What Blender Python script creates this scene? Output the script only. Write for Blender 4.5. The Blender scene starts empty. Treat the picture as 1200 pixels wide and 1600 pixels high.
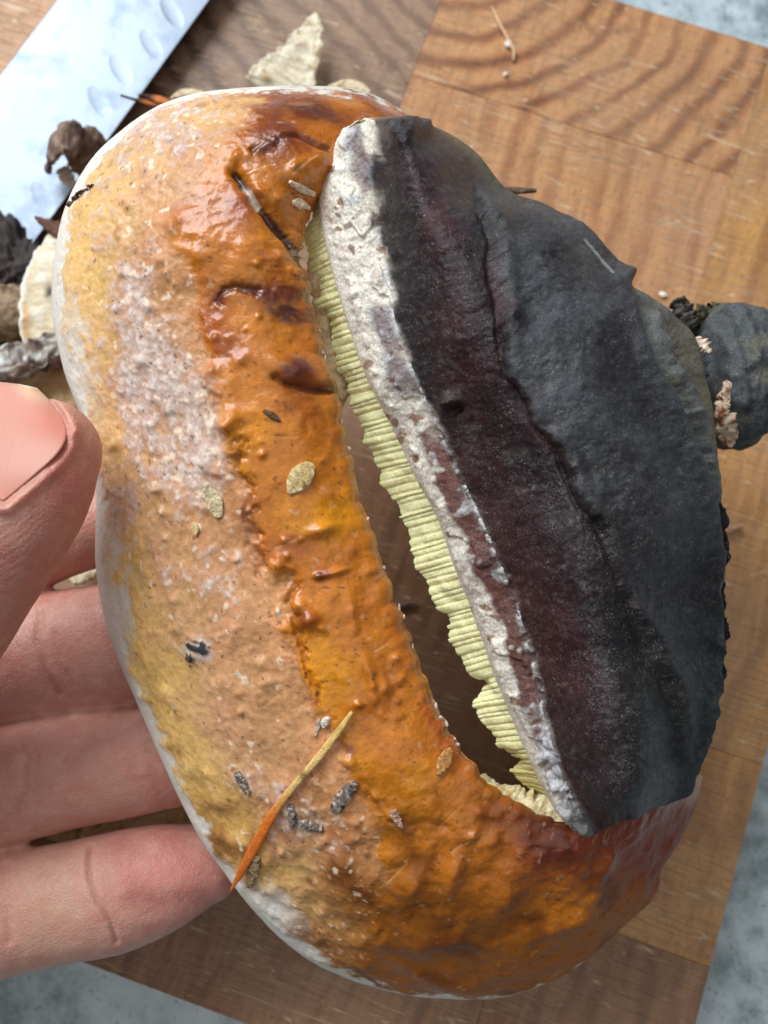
import bpy, math, random
import numpy as np
from mathutils import Vector, Matrix

SC = bpy.context.scene
rng = np.random.default_rng(7)
random.seed(7)

# ---------------------------------------------------------------- camera
# World: Z up, the top of the cutting board is z = 0, metres.
FPX, W, H = 1500.0, 1200.0, 1600.0          # photograph in pixels, focal length in pixels
v_far = np.array([2587., 7283., -1500.]); v_far /= np.linalg.norm(v_far)       # board direction "away" in camera axes
v_left = np.array([-21883., 8413., -1500.]); v_left /= np.linalg.norm(v_left)
nz = np.cross(v_left, v_far); nz /= np.linalg.norm(nz)
if nz[2] < 0: nz = -nz
xw = np.array([1., 0, 0]) - nz[0]*nz; xw /= np.linalg.norm(xw)
yw = np.cross(nz, xw)
RC = np.stack([xw, yw, nz])                 # rows: world axes in camera axes -> world = RC @ cam
D_BOARD, D_CAP = 0.216, 0.150
CAM = RC @ np.array([0, 0, D_BOARD])

cam = bpy.data.cameras.new('camera')
cam.sensor_fit = 'VERTICAL'; cam.sensor_height = 36.0; cam.lens = 36.0*FPX/H
cam.clip_start = 0.005; cam.clip_end = 50
cam.dof.use_dof = True; cam.dof.focus_distance = 0.146; cam.dof.aperture_fstop = 22
co = bpy.data.objects.new('camera', cam); SC.collection.objects.link(co)
M = Matrix([list(r) for r in RC]).to_4x4(); M.translation = Vector(CAM)
co.matrix_world = M
SC.camera = co

# ---------------------------------------------------------------- light
wd = bpy.data.worlds.new('World'); SC.world = wd; wd.use_nodes = True
bg = wd.node_tree.nodes['Background']
bg.inputs[0].default_value = (0.86, 0.92, 1.0, 1); bg.inputs[1].default_value = 0.12

def area(name, loc, target, sx, sy, power, col):
    l = bpy.data.lights.new(name, 'AREA'); l.shape = 'RECTANGLE'; l.size = sx; l.size_y = sy
    l.energy = power; l.color = col
    o = bpy.data.objects.new(name, l); SC.collection.objects.link(o)
    o.location = loc
    d = Vector(target) - Vector(loc)
    o.rotation_euler = d.to_track_quat('-Z', 'Y').to_euler()
    return o
area('ceiling_bounce_light', (0.1, 0.0, 1.7), (0.1, 0.0, 0.0), 2.4, 2.4, 13.0, (1.0, 0.97, 0.92))
area('window_light', (-0.62, 0.82, 0.98), (0, 0, 0.05), 1.0, 0.85, 28.0, (0.93, 0.97, 1.0))

SC.view_settings.view_transform = 'Standard'
SC.view_settings.look = 'None'
SC.view_settings.gamma = 1.0
SC.view_settings.exposure = 0.0
SC.render.engine = 'CYCLES'
SC.cycles.max_bounces = 6

# ---------------------------------------------------------------- helpers
def lin(c):
    c = np.asarray(c, float)/255.0
    return np.where(c <= 0.04045, c/12.92, ((c+0.055)/1.055)**2.4)
def lin4(c): return tuple(lin(c)) + (1.0,)
def ss(a, b, x):
    t = np.clip((x-a)/(b-a), 0, 1); return t*t*(3-2*t)
def un(u, v, d):
    """pixel + depth -> world"""
    u, v, d = np.broadcast_arrays(np.asarray(u, float), np.asarray(v, float), np.asarray(d, float))
    c = np.stack([(u-W/2)/FPX*d, -(v-H/2)/FPX*d, -d], -1)
    return c @ RC.T + CAM
def cap(u, v, h):                            # h: mm towards the camera from the mushroom's middle plane
    return un(u, v, D_CAP - np.asarray(h, float)*0.001)
def onb(u, v, z=0.0):
    """pixel -> world on the horizontal plane z"""
    d1 = un(u, v, 1.0) - CAM
    k = (z - CAM[2])/d1[..., 2]
    return CAM + d1*k[..., None] if d1.ndim > 1 else CAM + d1*k
_perm = rng.permutation(256); _perm = np.concatenate([_perm, _perm, _perm])
_g = rng.normal(size=(256, 3)); _g /= np.linalg.norm(_g, axis=1)[:, None]; _g = _g.astype(np.float32)
def perlin(p):
    s = p.shape[:-1]; p = p.reshape(-1, 3)
    p = p.astype(np.float32); i = np.floor(p).astype(np.int32); f = p - i; i &= 255
    w = f*f*f*(f*(f*6-15)+10)
    out = np.zeros(len(p))
    for dx in (0, 1):
        for dy in (0, 1):
            for dz in (0, 1):
                h = _perm[_perm[_perm[(i[:, 0]+dx) & 255]+((i[:, 1]+dy) & 255)]+((i[:, 2]+dz) & 255)]
                g = _g[h]
                d = (f[:, 0]-dx)*g[:, 0] + (f[:, 1]-dy)*g[:, 1] + (f[:, 2]-dz)*g[:, 2]
                wx = w[:, 0] if dx else 1-w[:, 0]; wy = w[:, 1] if dy else 1-w[:, 1]; wz = w[:, 2] if dz else 1-w[:, 2]
                out += wx*wy*wz*d
    return (out*1.6).reshape(s)
def coarse(fn, p, scale):
    if p.ndim == 3 and p.shape[0] > 300 and p.shape[1] > 100 and scale >= 5:
        k = 4 if scale >= 8 else 3
        n0, n1 = p.shape[:2]; i = np.unique(np.append(np.arange(0, n0, k), n0-1)); j = np.unique(np.append(np.arange(0, n1, k), n1-1))
        f = fn(p[np.ix_(i, j)])
        x = np.interp(np.arange(n0), i, np.arange(len(i))); a = np.minimum(x.astype(int), len(i)-2); w = (x-a)[:, None]; f = f[a]*(1-w)+f[a+1]*w
        x = np.interp(np.arange(n1), j, np.arange(len(j))); a = np.minimum(x.astype(int), len(j)-2); w = (x-a)[None]; return f[:, a]*(1-w)+f[:, a+1]*w
    return fn(p)
def fbm(p, scale, octv=4, gain=0.5, off=0.0): return coarse(lambda q: fbm_(q, scale, octv, gain, off), p, scale)
def ridged(p, scale, octv=3, off=0.0): return coarse(lambda q: ridged_(q, scale, octv, off), p, scale)
def fbm_(p, scale, octv=4, gain=0.5, off=0.0):
    """scale = feature size in mm"""
    q = p*(1000.0/scale) + off; a = 1.0; o = 0; n = 0
    for k in range(octv):
        o = o + a*perlin(q); n += a; q = q*2.03+11.3; a *= gain
    return o/n*1.4
def ridged_(p, scale, octv=3, off=0.0):
    q = p*(1000.0/scale) + off; a = 1.0; o = 0; n = 0
    for k in range(octv):
        o = o + a*(1-2*np.abs(perlin(q))); n += a; q = q*2.1+7.7; a *= .5
    return o/n
def spl(P, n):
    """Catmull-Rom through the rows of P, n samples"""
    P = np.asarray(P, float); K = len(P)
    x = np.linspace(0, K-1, n); i = np.clip(np.floor(x).astype(int), 0, K-2); t = (x-i)[:, None]
    p0 = P[np.maximum(i-1, 0)]; p1 = P[i]; p2 = P[i+1]; p3 = P[np.minimum(i+2, K-1)]
    return 0.5*((2*p1)+(-p0+p2)*t+(2*p0-5*p1+4*p2-p3)*t**2+(-p0+3*p1-3*p2+p3)*t**3)
def seg_dist(u, v, pl):
    """pixel distance to a polyline and the position 0..1 along it"""
    best = np.full(u.shape, 1e9); pos = np.zeros(u.shape); n = len(pl)-1
    for k in range(n):
        ax, ay = pl[k]; bx, by = pl[k+1]; dx, dy = bx-ax, by-ay
        t = np.clip(((u-ax)*dx+(v-ay)*dy)/(dx*dx+dy*dy), 0, 1)
        d = np.hypot(u-ax-t*dx, v-ay-t*dy); m = d < best
        best = np.where(m, d, best); pos = np.where(m, (k+t)/n, pos)
    return best, pos
def blob(u, v, x, y, a, b, ang=0.0):
    c, s = math.cos(math.radians(ang)), math.sin(math.radians(ang))
    if np.ndim(u) == 2 and max(a, b) < 30:
        r = 3*max(a, b); m = (np.abs(u-x) < r) & (np.abs(v-y) < r); o = np.zeros(u.shape)
        p = ((u[m]-x)*c+(v[m]-y)*s)/a; q = (-(u[m]-x)*s+(v[m]-y)*c)/b; o[m] = np.exp(-(p*p+q*q)); return o
    p = ((u-x)*c+(v-y)*s)/a; q = (-(u-x)*s+(v-y)*c)/b
    return np.exp(-(p*p+q*q))
def mixc(c, col, m):
    return c + (lin(col)-c)*np.clip(m, 0, 1)[..., None]
def grid_faces(ns, nt, wrap_t=False, wrap_s=False):
    i = np.arange(ns if wrap_s else ns-1)[:, None]; j = np.arange(nt if wrap_t else nt-1)[None, :]
    i2 = (i+1) % ns; j2 = (j+1) % nt
    return np.stack(np.broadcast_arrays(i*nt+j, i*nt+j2, i2*nt+j2, i2*nt+j), -1).reshape(-1, 4)
def normals(P, wrap_t=False):
    ds = np.gradient(P, axis=0)
    if wrap_t: dt = (np.roll(P, -1, 1)-np.roll(P, 1, 1))
    else: dt = np.gradient(P, axis=1)
    n = np.cross(ds, dt); return n/np.maximum(np.linalg.norm(n, axis=-1), 1e-12)[..., None]

def mesh(name, V, F, mat, parent=None, col=None, rough=None, ngons=(), flip=False, origin=None):
    V = np.asarray(V, float).reshape(-1, 3); F = np.asarray(F, np.int64)
    if flip: F = F[:, ::-1]
    org = np.array(parent['_o']) if parent is not None and '_o' in parent else (np.array(origin) if origin is not None else np.zeros(3))
    me = bpy.data.meshes.new(name)
    me.vertices.add(len(V)); me.vertices.foreach_set('co', (V-org).astype(np.float32).ravel())
    ng = [list(g) for g in ngons]; k = F.shape[1]
    loops = np.concatenate([F.ravel()] + [np.array(g) for g in ng]) if ng else F.ravel()
    tot = np.concatenate([np.full(len(F), k)] + [np.array([len(g)]) for g in ng]) if ng else np.full(len(F), k)
    start = np.concatenate([[0], np.cumsum(tot)[:-1]])
    me.loops.add(len(loops)); me.loops.foreach_set('vertex_index', loops.astype(np.int32))
    me.polygons.add(len(tot)); me.polygons.foreach_set('loop_start', start.astype(np.int32))
    me.polygons.foreach_set('loop_total', tot.astype(np.int32))
    me.polygons.foreach_set('use_smooth', np.ones(len(tot), bool))
    me.update(calc_edges=True); me.validate()
    if col is not None:
        a = me.color_attributes.new('Col', 'FLOAT_COLOR', 'POINT')
        c = np.ones((len(V), 4), np.float32); c[:, :3] = np.clip(np.asarray(col).reshape(-1, 3), 0.002, 1); a.data.foreach_set('color', c.ravel())
    if rough is not None:
        a = me.attributes.new('Rough', 'FLOAT', 'POINT'); a.data.foreach_set('value', np.clip(rough, .05, 1).astype(np.float32).ravel())
    me.materials.append(mat)
    o = bpy.data.objects.new(name, me); SC.collection.objects.link(o)
    if parent is not None:
        o.parent = parent
        if '_o' in parent: o['_o'] = list(parent['_o'])
    elif origin is not None: o.location = org
    return o
def thing(name, label, cat, loc, group=None):
    o = bpy.data.objects.new(name, None); SC.collection.objects.link(o)
    o.location = [float(x) for x in loc]; o.empty_display_size = .01
    o['_o'] = [float(x) for x in loc]
    return tag(o, label, cat, group)
def tag(o, label, cat=None, group=None):
    o['label'] = label
    if cat: o['category'] = cat
    if group: o['group'] = group
    return o

# ---------------------------------------------------------------- materials
class NT:
    def __init__(s, name):
        s.m = bpy.data.materials.new(name); s.m.use_nodes = True; s.t = s.m.node_tree; s.n = s.t.nodes
        s.b = s.n['Principled BSDF']; s.oc = s.n.new('ShaderNodeTexCoord').outputs['Object']
    def link(s, a, b): s.t.links.new(a, b)
    def new(s, typ, **kw):
        n = s.n.new('ShaderNode'+typ)
        for k, v in kw.items():
            if k.startswith('i_'): n.inputs[int(k[2:]) if k[2:].isdigit() else k[2:].replace('_', ' ')].default_value = v
            else: setattr(n, k, v)
        return n
    def noise(s, scale, detail=3, rough=.55, vec=None, dist=0):
        n = s.new('TexNoise', i_Scale=scale, i_Detail=detail, i_Roughness=rough, i_Distortion=dist)
        s.link(vec if vec is not None else s.oc, n.inputs['Vector']); return n.outputs['Fac']
    def mapping(s, loc=(0, 0, 0), rot=(0, 0, 0), sc=(1, 1, 1), vec=None):
        n = s.new('Mapping'); n.inputs['Location'].default_value = loc; n.inputs['Rotation'].default_value = rot; n.inputs['Scale'].default_value = sc
        s.link(vec if vec is not None else s.oc, n.inputs['Vector']); return n.outputs[0]
    def ramp(s, x, stops):
        n = s.new('ValToRGB'); e = n.color_ramp.elements
        while len(e) < len(stops): e.new(.5)
        for el, (p, c) in zip(e, stops):
            el.position = p; el.color = c if len(c) == 4 else tuple(c)+(1,)
        s.link(x, n.inputs[0]); return n.outputs[0]
    def rng(s, x, a, b, c=0., d=1.):
        n = s.new('MapRange'); n.inputs[1].default_value = a; n.inputs[2].default_value = b; n.inputs[3].default_value = c; n.inputs[4].default_value = d
        s.link(x, n.inputs[0]); return n.outputs[0]
    def mix(s, fac, a, b, typ='MIX'):
        n = s.new('Mix', data_type='RGBA', blend_type=typ)
        for sock, v in ((n.inputs[0], fac), (n.inputs[6], a), (n.inputs[7], b)):
            if isinstance(v, (int, float)): sock.default_value = v
            elif isinstance(v, tuple): sock.default_value = v
            else: s.link(v, sock)
        return n.outputs[2]
    def math(s, op, a, b=None):
        n = s.new('Math', operation=op)
        for k, v in enumerate((a, b)):
            if v is None: continue
            if isinstance(v, (int, float)): n.inputs[k].default_value = v
            else: s.link(v, n.inputs[k])
        return n.outputs[0]
    def bump(s, h, dist, strength=1.0, prev=None):
        n = s.new('Bump'); n.inputs['Strength'].default_value = strength; n.inputs['Distance'].default_value = dist
        s.link(h, n.inputs['Height'])
        if prev is not None: s.link(prev, n.inputs['Normal'])
        return n.outputs[0]
    def set(s, **kw):
        for k, v in kw.items():
            i = s.b.inputs[k.replace('_', ' ')]
            if hasattr(v, 'links'): s.link(v, i)
            else: i.default_value = v
        return s.m

def attr_mat(name, grain=1400., amt=.35, bumps=((1500., .00015), (5000., .00006)), rough=None, sss=0.0, speck=None, spec=.5, coat=0.):
    t = NT(name)
    c = t.new('Attribute', attribute_name='Col').outputs['Color']
    g = t.noise(grain, 4, .65)
    k = t.rng(g, .25, .75, 1-amt, 1+amt)
    hs = t.new('HueSaturation'); t.link(k, hs.inputs['Value']); t.link(c, hs.inputs['Color'])
    c = hs.outputs[0]
    if speck:
        sc, th, colr, mx = speck
        m = t.rng(t.noise(sc, 2, .5), th, th+.05, 0, mx)
        m = t.math('MULTIPLY', m, t.rng(t.noise(sc/9, 2), .42, .6))
        c = t.mix(m, c, colr)
    nb = None
    for sc, d in bumps: nb = t.bump(t.noise(sc, 4, .6), d, .9, nb)
    if rough is None: r = t.new('Attribute', attribute_name='Rough').outputs['Fac']
    else: r = rough
    if rough is None:
        spec = t.rng(r, .25, .62, spec, spec*.28)
        if coat: coat = t.rng(r, .2, .42, coat, 0.)
        r = t.math('ADD', r, t.rng(t.noise(grain*.6, 3), .3, .7, -.08, .08))
    t.set(Base_Color=c, Roughness=r, Normal=nb, Specular_IOR_Level=spec, Coat_Weight=coat, Coat_Roughness=.13)
    if sss:
        t.set(Subsurface_Weight=sss, Subsurface_Scale=.002, Subsurface_Radius=(1., .5, .3))
    return t.m

M_ORANGE = attr_mat('orange_cap_crust', 2600., .13, ((1400., .0001), (4200., .00006)), spec=.42, coat=.35)
M_BLACK = attr_mat('old_black_crust', 2400., .5, ((1100., .0002), (5200., .00016)), spec=.38, speck=(6000., .61, (.34, .33, .31, 1), .8))
M_TUBE = attr_mat('yellow_pore_tubes', 2200., .22, ((2400., .00018), (6000., .0001)), rough=.75, sss=.12, spec=.25)
M_FLESH = attr_mat('pale_flesh', 1300., .22, ((1200., .0003), (4200., .00015)), rough=.72, sss=.1, spec=.25)
M_BITS = attr_mat('dry_bits', 2600., .4, ((2600., .00022), (7000., .0001)), rough=.62, spec=.35)

def skin_mat():
    t = NT('skin')
    c = t.new('Attribute', attribute_name='Col').outputs['Color']
    n1 = t.noise(160., 4, .6); n2 = t.noise(900., 3)
    c = t.mix(t.rng(n1, .42, .7, 0, .42), c, lin4((190, 104, 94)))
    c = t.mix(t.rng(t.noise(330., 4, .6), .52, .7, 0, .3), c, lin4((224, 176, 156)))
    c = t.mix(t.rng(n2, .5, .75, 0, .16), c, lin4((235, 185, 165)))
    # skin relief: fine cross-hatched lines and print ridges
    w = t.new('TexWave', i_Scale=620., i_Distortion=3.2, i_Detail=2., i_Detail_Scale=.35); w.bands_direction = 'DIAGONAL'
    t.link(t.oc, w.inputs['Vector'])
    v = t.new('TexVoronoi', i_Scale=1500.); v.feature = 'DISTANCE_TO_EDGE'; t.link(t.oc, v.inputs['Vector'])
    nb = t.bump(t.math('MULTIPLY', w.outputs['Fac'], t.rng(t.noise(90., 2), .45, .6)), .00003, .6)
    nb = t.bump(t.rng(v.outputs['Distance'], 0, .25), .00006, .7, nb)
    nb = t.bump(t.noise(420., 3), .00035, .5, nb)
    t.set(Base_Color=c, Roughness=t.rng(n2, .3, .7, .38, .54), Normal=nb, Subsurface_Weight=.35, Subsurface_Scale=.0035, Subsurface_Radius=(1., .32, .18), Specular_IOR_Level=.42)
    return t.m
M_SKIN = skin_mat()
def nail_mat():
    t = NT('fingernail')
    c = t.new('Attribute', attribute_name='Col').outputs['Color']
    t.set(Base_Color=c, Roughness=.48, Subsurface_Weight=.3, Subsurface_Scale=.002, Subsurface_Radius=(1., .4, .25), Normal=t.bump(t.noise(300., 2, vec=t.mapping(sc=(4, .6, 1))), .00012, .5), Specular_IOR_Level=.35)
    return t.m
M_NAIL = nail_mat()

def wood_mat(name, base, dark, light, ring=None, ang=0.0, pitch=.0045, dist=3.0):
    """one board block: growth rings round a centre (end grain) or straight streaks, pores and knife scratches"""
    t = NT(name)
    if ring is not None:
        vec = t.mapping(loc=(-ring[0], -ring[1], 0))
        w = t.new('TexWave', wave_type='RINGS', i_Scale=.157/pitch*2, i_Distortion=dist, i_Detail=3., i_Detail_Scale=1.6); w.rings_direction = 'Z'
    else:
        vec = t.mapping(rot=(0, 0, math.radians(ang)), sc=(1, .14, 1))
        w = t.new('TexWave', wave_type='BANDS', i_Scale=.157/pitch*2, i_Distortion=dist*1.6, i_Detail=3.5, i_Detail_Scale=1.2)
    wn = t.new('TexNoise', i_Scale=26., i_Detail=3.); t.link(t.oc, wn.inputs['Vector'])
    vm = t.new('VectorMath', operation='MULTIPLY_ADD'); t.link(wn.outputs['Color'], vm.inputs[0]); vm.inputs[1].default_value = (.011, .011, 0)
    t.link(vec, vm.inputs[2]); vec = vm.outputs[0]
    t.link(vec, w.inputs['Vector'])
    f1 = w.outputs['Fac']
    big = t.noise(28., 4, .6, vec)
    if ring is not None:
        f = t.math('ADD', t.math('MULTIPLY', t.math('POWER', f1, 2.2), -.34), t.math('ADD', t.math('MULTIPLY', big, .62), .28))
    else:
        gr = t.noise(.55/pitch, 5, .62, vec, .6)
        f = t.math('ADD', t.math('ADD', t.math('MULTIPLY', f1, .15), t.math('MULTIPLY', gr, .86)), t.math('SUBTRACT', t.math('MULTIPLY', t.noise(20., 3), .5), .19))
    c = t.ramp(f, [(.16, lin4(dark)), (.42, lin4(base)), (.60, lin4(light)), (.86, lin4(base))])
    fib = t.noise(420., 4, .7, t.mapping(rot=(0, 0, math.radians(ang+8)), sc=(1, .10, 1)))
    c = t.mix(t.rng(fib, .48, .72, 0, .45), c, lin4(dark))
    por = t.noise(1500., 2, .6, t.mapping(rot=(0, 0, math.radians(ang)), sc=(1, .35, 1)))
    c = t.mix(t.rng(t.noise(75., 5, .7, vec, 1.2), .54, .68, 0, .5), c, lin4(dark))
    c = t.mix(t.rng(por, .58, .68, 0, .55), c, lin4((80, 55, 42)))
    # worn, bleached patches
    c = t.mix(t.rng(t.noise(17., 4, .62, t.mapping(loc=(.3, .1, 0))), .42, .70, 0, .5), c, lin4((170, 138, 110)))
    scr = None
    for k, (a, sc_) in enumerate(((17, 420.), (-28, 520.), (62, 470.), (88, 400.), (5, 560.), (-60, 450.))):
        n = t.noise(sc_, 1, .4, t.mapping(loc=(k*.7, k*.3, 0), rot=(0, 0, math.radians(a)), sc=(.045, 1, 1)))
        m = t.math('SUBTRACT', 1.0, t.rng(t.math('ABSOLUTE', t.math('SUBTRACT', n, .5+.03*(k % 3))), .0, .012))
        m = t.math('MULTIPLY', m, t.rng(t.noise(32., 2, .5, t.mapping(loc=(k*1.3, 0, 0))), .46, .58))
        scr = m if scr is None else t.math('MAXIMUM', scr, m)
    c = t.mix(t.math('MULTIPLY', scr, .62), c, lin4((214, 190, 160)))
    h = t.math('SUBTRACT', t.math('MULTIPLY', fib, .35), t.math('MULTIPLY', scr, .8))
    nb = t.bump(h, .00035, .7)
    nb = t.bump(t.noise(700., 3), .0001, .5, nb)
    t.set(Base_Color=c, Roughness=t.rng(big, .3, .7, .34, .52), Normal=nb, Specular_IOR_Level=.4)
    return t.m

def stone_mat():
    t = NT('speckled_stone')
    n1 = t.noise(60., 6, .68); n2 = t.noise(260., 5, .7); n3 = t.noise(22., 4, .6)
    f = t.math('ADD', t.math('MULTIPLY', n1, .5), t.math('ADD', t.math('MULTIPLY', n2, .28), t.math('MULTIPLY', n3, .22)))
    c = t.ramp(f, [(.34, lin4((66, 80, 84))), (.43, lin4((124, 142, 148))), (.52, lin4((176, 192, 200))), (.66, lin4((208, 220, 228)))])
    c = t.mix(t.rng(t.noise(520., 3, .7), .60, .68, 0, .6), c, lin4((58, 64, 62)))
    t.set(Base_Color=c, Roughness=t.rng(n2, .3, .7, .22, .42), Specular_IOR_Level=.5)
    return t.m
M_STONE = stone_mat()
def steel_mat():
    t = NT('brushed_blade_steel')
    br = t.noise(500., 4, .7, t.mapping(rot=(0, 0, math.radians(36)), sc=(1, .03, 1)))
    sm = t.noise(42., 4, .6)
    c = t.ramp(sm, [(.3, lin4((108, 118, 130))), (.7, lin4((142, 152, 164)))])
    c = t.mix(t.rng(t.noise(120., 4, .65), .52, .70, 0, .5), c, lin4((84, 98, 118)))
    r = t.rng(sm, .3, .7, .38, .5)
    t.set(Base_Color=c, Metallic=1.0, Roughness=r, Normal=t.bump(br, .00003, .5))
    return t.m
M_STEEL = steel_mat()
def plain(name, col, rough, bump=900., d=.0002):
    t = NT(name); n = t.noise(bump, 4, .6)
    t.set(Base_Color=t.mix(t.rng(n, .3, .7), lin4(tuple(x*.8 for x in col)), lin4(col)), Roughness=rough, Normal=t.bump(n, d, .6)); return t.m
M_HANDLE = plain('black_handle', (36, 36, 38), .5)

# ================================================================ setting
zc = -0.028
V = np.array([[-.42, -.26, zc], [.30, -.26, zc], [.30, .42, zc], [-.42, .42, zc]])
ct = mesh('counter', V, [[0, 1, 2, 3]], M_STONE); ct['kind'] = 'structure'
tag(ct, 'grey speckled stone counter under the cutting board')

# ---------------------------------------------------------------- cutting board of wooden blocks
e2 = RC @ v_far; e2[2] = 0; e2 /= np.linalg.norm(e2)
e1 = np.array([e2[1], -e2[0], 0.0])                      # to the right along the board
OB = onb(1145, 275)
def ab(u, v):
    p = onb(u, v) - OB; return float(p@e1), float(p@e2)
aR = .5*(ab(1200, 1165)[0]+ab(1087, 1600)[0]); bT = .5*(ab(972, 0)[1]+ab(1200, 78)[1])
bB = .5*(ab(135, 1500)[1]+ab(370, 1600)[1]); a1 = .5*(ab(687, 0)[0]+ab(640, 130)[0])
bC1 = .5*(ab(1097, 1166)[1]+ab(1200, 1195)[1]); bC2 = ab(1105, 1510)[1]
aL = a1 - (0-a1)*2
print('board', aR, bT, bB, a1, bC1, bC2)
board = thing('cutting_board', 'large wooden cutting board of joined grain blocks under the mushroom', 'cutting board', OB + e1*.5*(aR+aL) + e2*.5*(bT+bB) + np.array([0, 0, zc]))
def block(a0, a_1, b0, b1, mat):
    """chamfered block with a hairline joint; own origin so the grain is its own"""
    g = .00002; c = .00010; top = rng.uniform(-.0001, .0001); bot = zc+.0006
    a0 += g; a_1 -= g; b0 += g; b1 -= g
    ca, cb = .5*(a0+a_1), .5*(b0+b1)
    def ring(i, z): return [(a0+i, b0+i, z), (a_1-i, b0+i, z), (a_1-i, b1-i, z), (a0+i, b1-i, z)]
    R = ring(0, bot) + ring(0, top-c) + ring(c*.35, top-c*.3) + ring(c, top)
    pts = [OB + e1*x + e2*y + np.array([0, 0, z]) for x, y, z in R]
    F = [[k*4+i, k*4+(i+1) % 4, (k+1)*4+(i+1) % 4, (k+1)*4+i] for k in range(3) for i in range(4)]
    F += [[12, 13, 14, 15], [3, 2, 1, 0]]
    ctr = OB + e1*ca + e2*cb
    V = np.array(pts)
    o = mesh('wood_block', (V - ctr) @ np.stack([e1, e2, [0, 0, 1]], 1), F, mat)
    for p in o.data.polygons: p.use_smooth = False
    o.parent = board; o.location = Vector(ctr) - board.location
    o.rotation_euler = (0, 0, math.atan2(e1[1], e1[0]))
    return o
def rc(u, v, a0, a_1, b0, b1):
    a, b = ab(u, v); return (a-.5*(a0+a_1), b-.5*(b0+b1))
tan_ = ((164, 108, 66), (98, 56, 34), (194, 142, 94))
gold = ((160, 110, 60), (102, 62, 34), (190, 140, 82))
brn = ((116, 78, 54), (72, 46, 34), (146, 104, 72))
gry = ((118, 88, 70), (80, 57, 46), (148, 118, 96))
block(a1, 0, 0, bT, wood_mat('board_wood_rings', *tan_, ring=rc(770, -110, a1, 0, 0, bT), pitch=.0078, dist=1.9))
block(a1, 0, bC1*.62, 0, wood_mat('board_wood_scored', *tan_, ang=-12, pitch=.006, dist=4))
block(a1, 0, bC2-.01, bC1*.62, wood_mat('board_wood_under', *brn, ang=24, pitch=.0045))
block(a1, 0, bB, bC2-.01, wood_mat('board_wood_brown', *brn, ang=8, pitch=.004))
block(0, aR, bC1, bT, wood_mat('board_wood_gold', *gold, ang=7, pitch=.005, dist=4))
block(0, aR, bC2, bC1, wood_mat('board_wood_cross', *gold, ang=86, pitch=.0042))
block(0, aR, bB, bC2, wood_mat('board_wood_red', *brn, ang=2, pitch=.005))
aM = a1*1.9
block(aM, a1, -.03, bT, wood_mat('board_wood_grey', *gry, ring=(.12, .16), pitch=.007, dist=3))
block(aM, a1, bC2+.02, -.03, wood_mat('board_wood_mid', *brn, ang=40, pitch=.005))
block(aM, a1, bB, bC2+.02, wood_mat('board_wood_low', *brn, ang=14, pitch=.0038))
block(aL, aM, .0, bT, wood_mat('board_wood_corner', *gry, ang=20, pitch=.005))
block(aL, aM, bC2+.05, .0, wood_mat('board_wood_side', *tan_, ang=70, pitch=.005))
block(aL, aM, bB, bC2+.05, wood_mat('board_wood_end', *brn, ang=-20, pitch=.005))

# ================================================================ the mushroom
Q = 0.92
mush = thing('bracket_mushroom', 'large bracket mushroom with glossy orange outer rim and black crusted inner cap', 'mushroom', cap(640, 800, -40))

# ---- orange cap
OI = np.array([[700,232,650,330],[650,186,590,310],[570,143,540,300],[480,134,512,292],[390,136,497,300],[300,147,484,318],[225,178,474,345],[150,240,470,375],
 [105,315,474,410],[85,400,482,450],[82,490,494,500],[100,580,505,560],[133,670,517,625],[150,770,535,695],[149,880,557,770],[170,990,578,850],
 [212,1095,602,925],[257,1200,630,985],[310,1305,660,1055],[372,1394,685,1110],[455,1480,712,1163],[560,1535,750,1215],[670,1560,795,1250],
 [780,1560,845,1276],[880,1525,905,1290],[970,1450,950,1270],[1030,1362,990,1240],[1072,1285,1030,1200],[1090,1215,1060,1150]], float)
ns, nt = int(1150*Q), int(330*Q)
oi = spl(OI, ns); s = np.linspace(0, 28, ns)[:, None]
tt = np.linspace(0, 1, nt)[None, :]; t = 0.5*tt**1.9 + 0.5*tt; t = t/t.max()
u = oi[:, 0:1] + (oi[:, 2:3]-oi[:, 0:1])*t; v = oi[:, 1:2] + (oi[:, 3:4]-oi[:, 1:2])*t
# inner edge slightly ragged
jag = fbm(np.stack([s*.004+0*t, 0*s+0*t, 0*s+0*t], -1), 1.6, 2)
u = u + jag*6*ss(.9, 1, t)*ss(3, 5, s); v = v - jag*3*ss(.9, 1, t)
edge = np.interp(s, [0, 4, 8, 14, 19, 21, 24, 28], [-14, -10, -8, -7, -8, -16, -22, -24])
rise = np.interp(s, [0, 4, 8, 14, 19, 21, 24, 26, 28], [9, 15, 17, 15, 16, 23, 27, 23, 14])
wid = np.interp(s, [0, 6, 14, 20, 22, 28], [.6, .72, .7, .8, .95, 1.0])
tp = np.clip(t/wid, 0, 1)
h = edge + rise*(1-(1-tp)**2.1)**.62
h = h - np.interp(s, [0, 5, 10, 18, 22, 28], [4, 6, 5, 4, 2, 0])*ss(.72, 1.06, t)**1.3
h = h - 2.2*ss(.955, 1.0, t)**2
P = cap(u, v, h)
N = normals(P); 
if (N[ns//2, nt//2] @ (CAM-P[ns//2, nt//2])) < 0: N = -N
n_big = fbm(P, 26, 3); n_mid = fbm(P, 7, 4, off=3.); n_f = fbm(P, 2.4, 3, off=9.); n_ff = fbm(P, 1.0, 2, off=5.)
ed = np.hypot(u-oi[:, 0:1], v-oi[:, 1:2])                       # px from the outer edge
xz = np.interp(v, [130, 200, 300, 400, 500, 600, 700, 800, 900, 1000, 1100, 1200, 1270, 1350, 1420, 1500, 1600],
               [430, 395, 290, 285, 310, 340, 372, 388, 440, 465, 500, 550, 590, 600, 600, 560, 560])
zd = (u-xz) + 26*n_mid + 9*n_f
zone = ss(-14, 14, zd)
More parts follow.
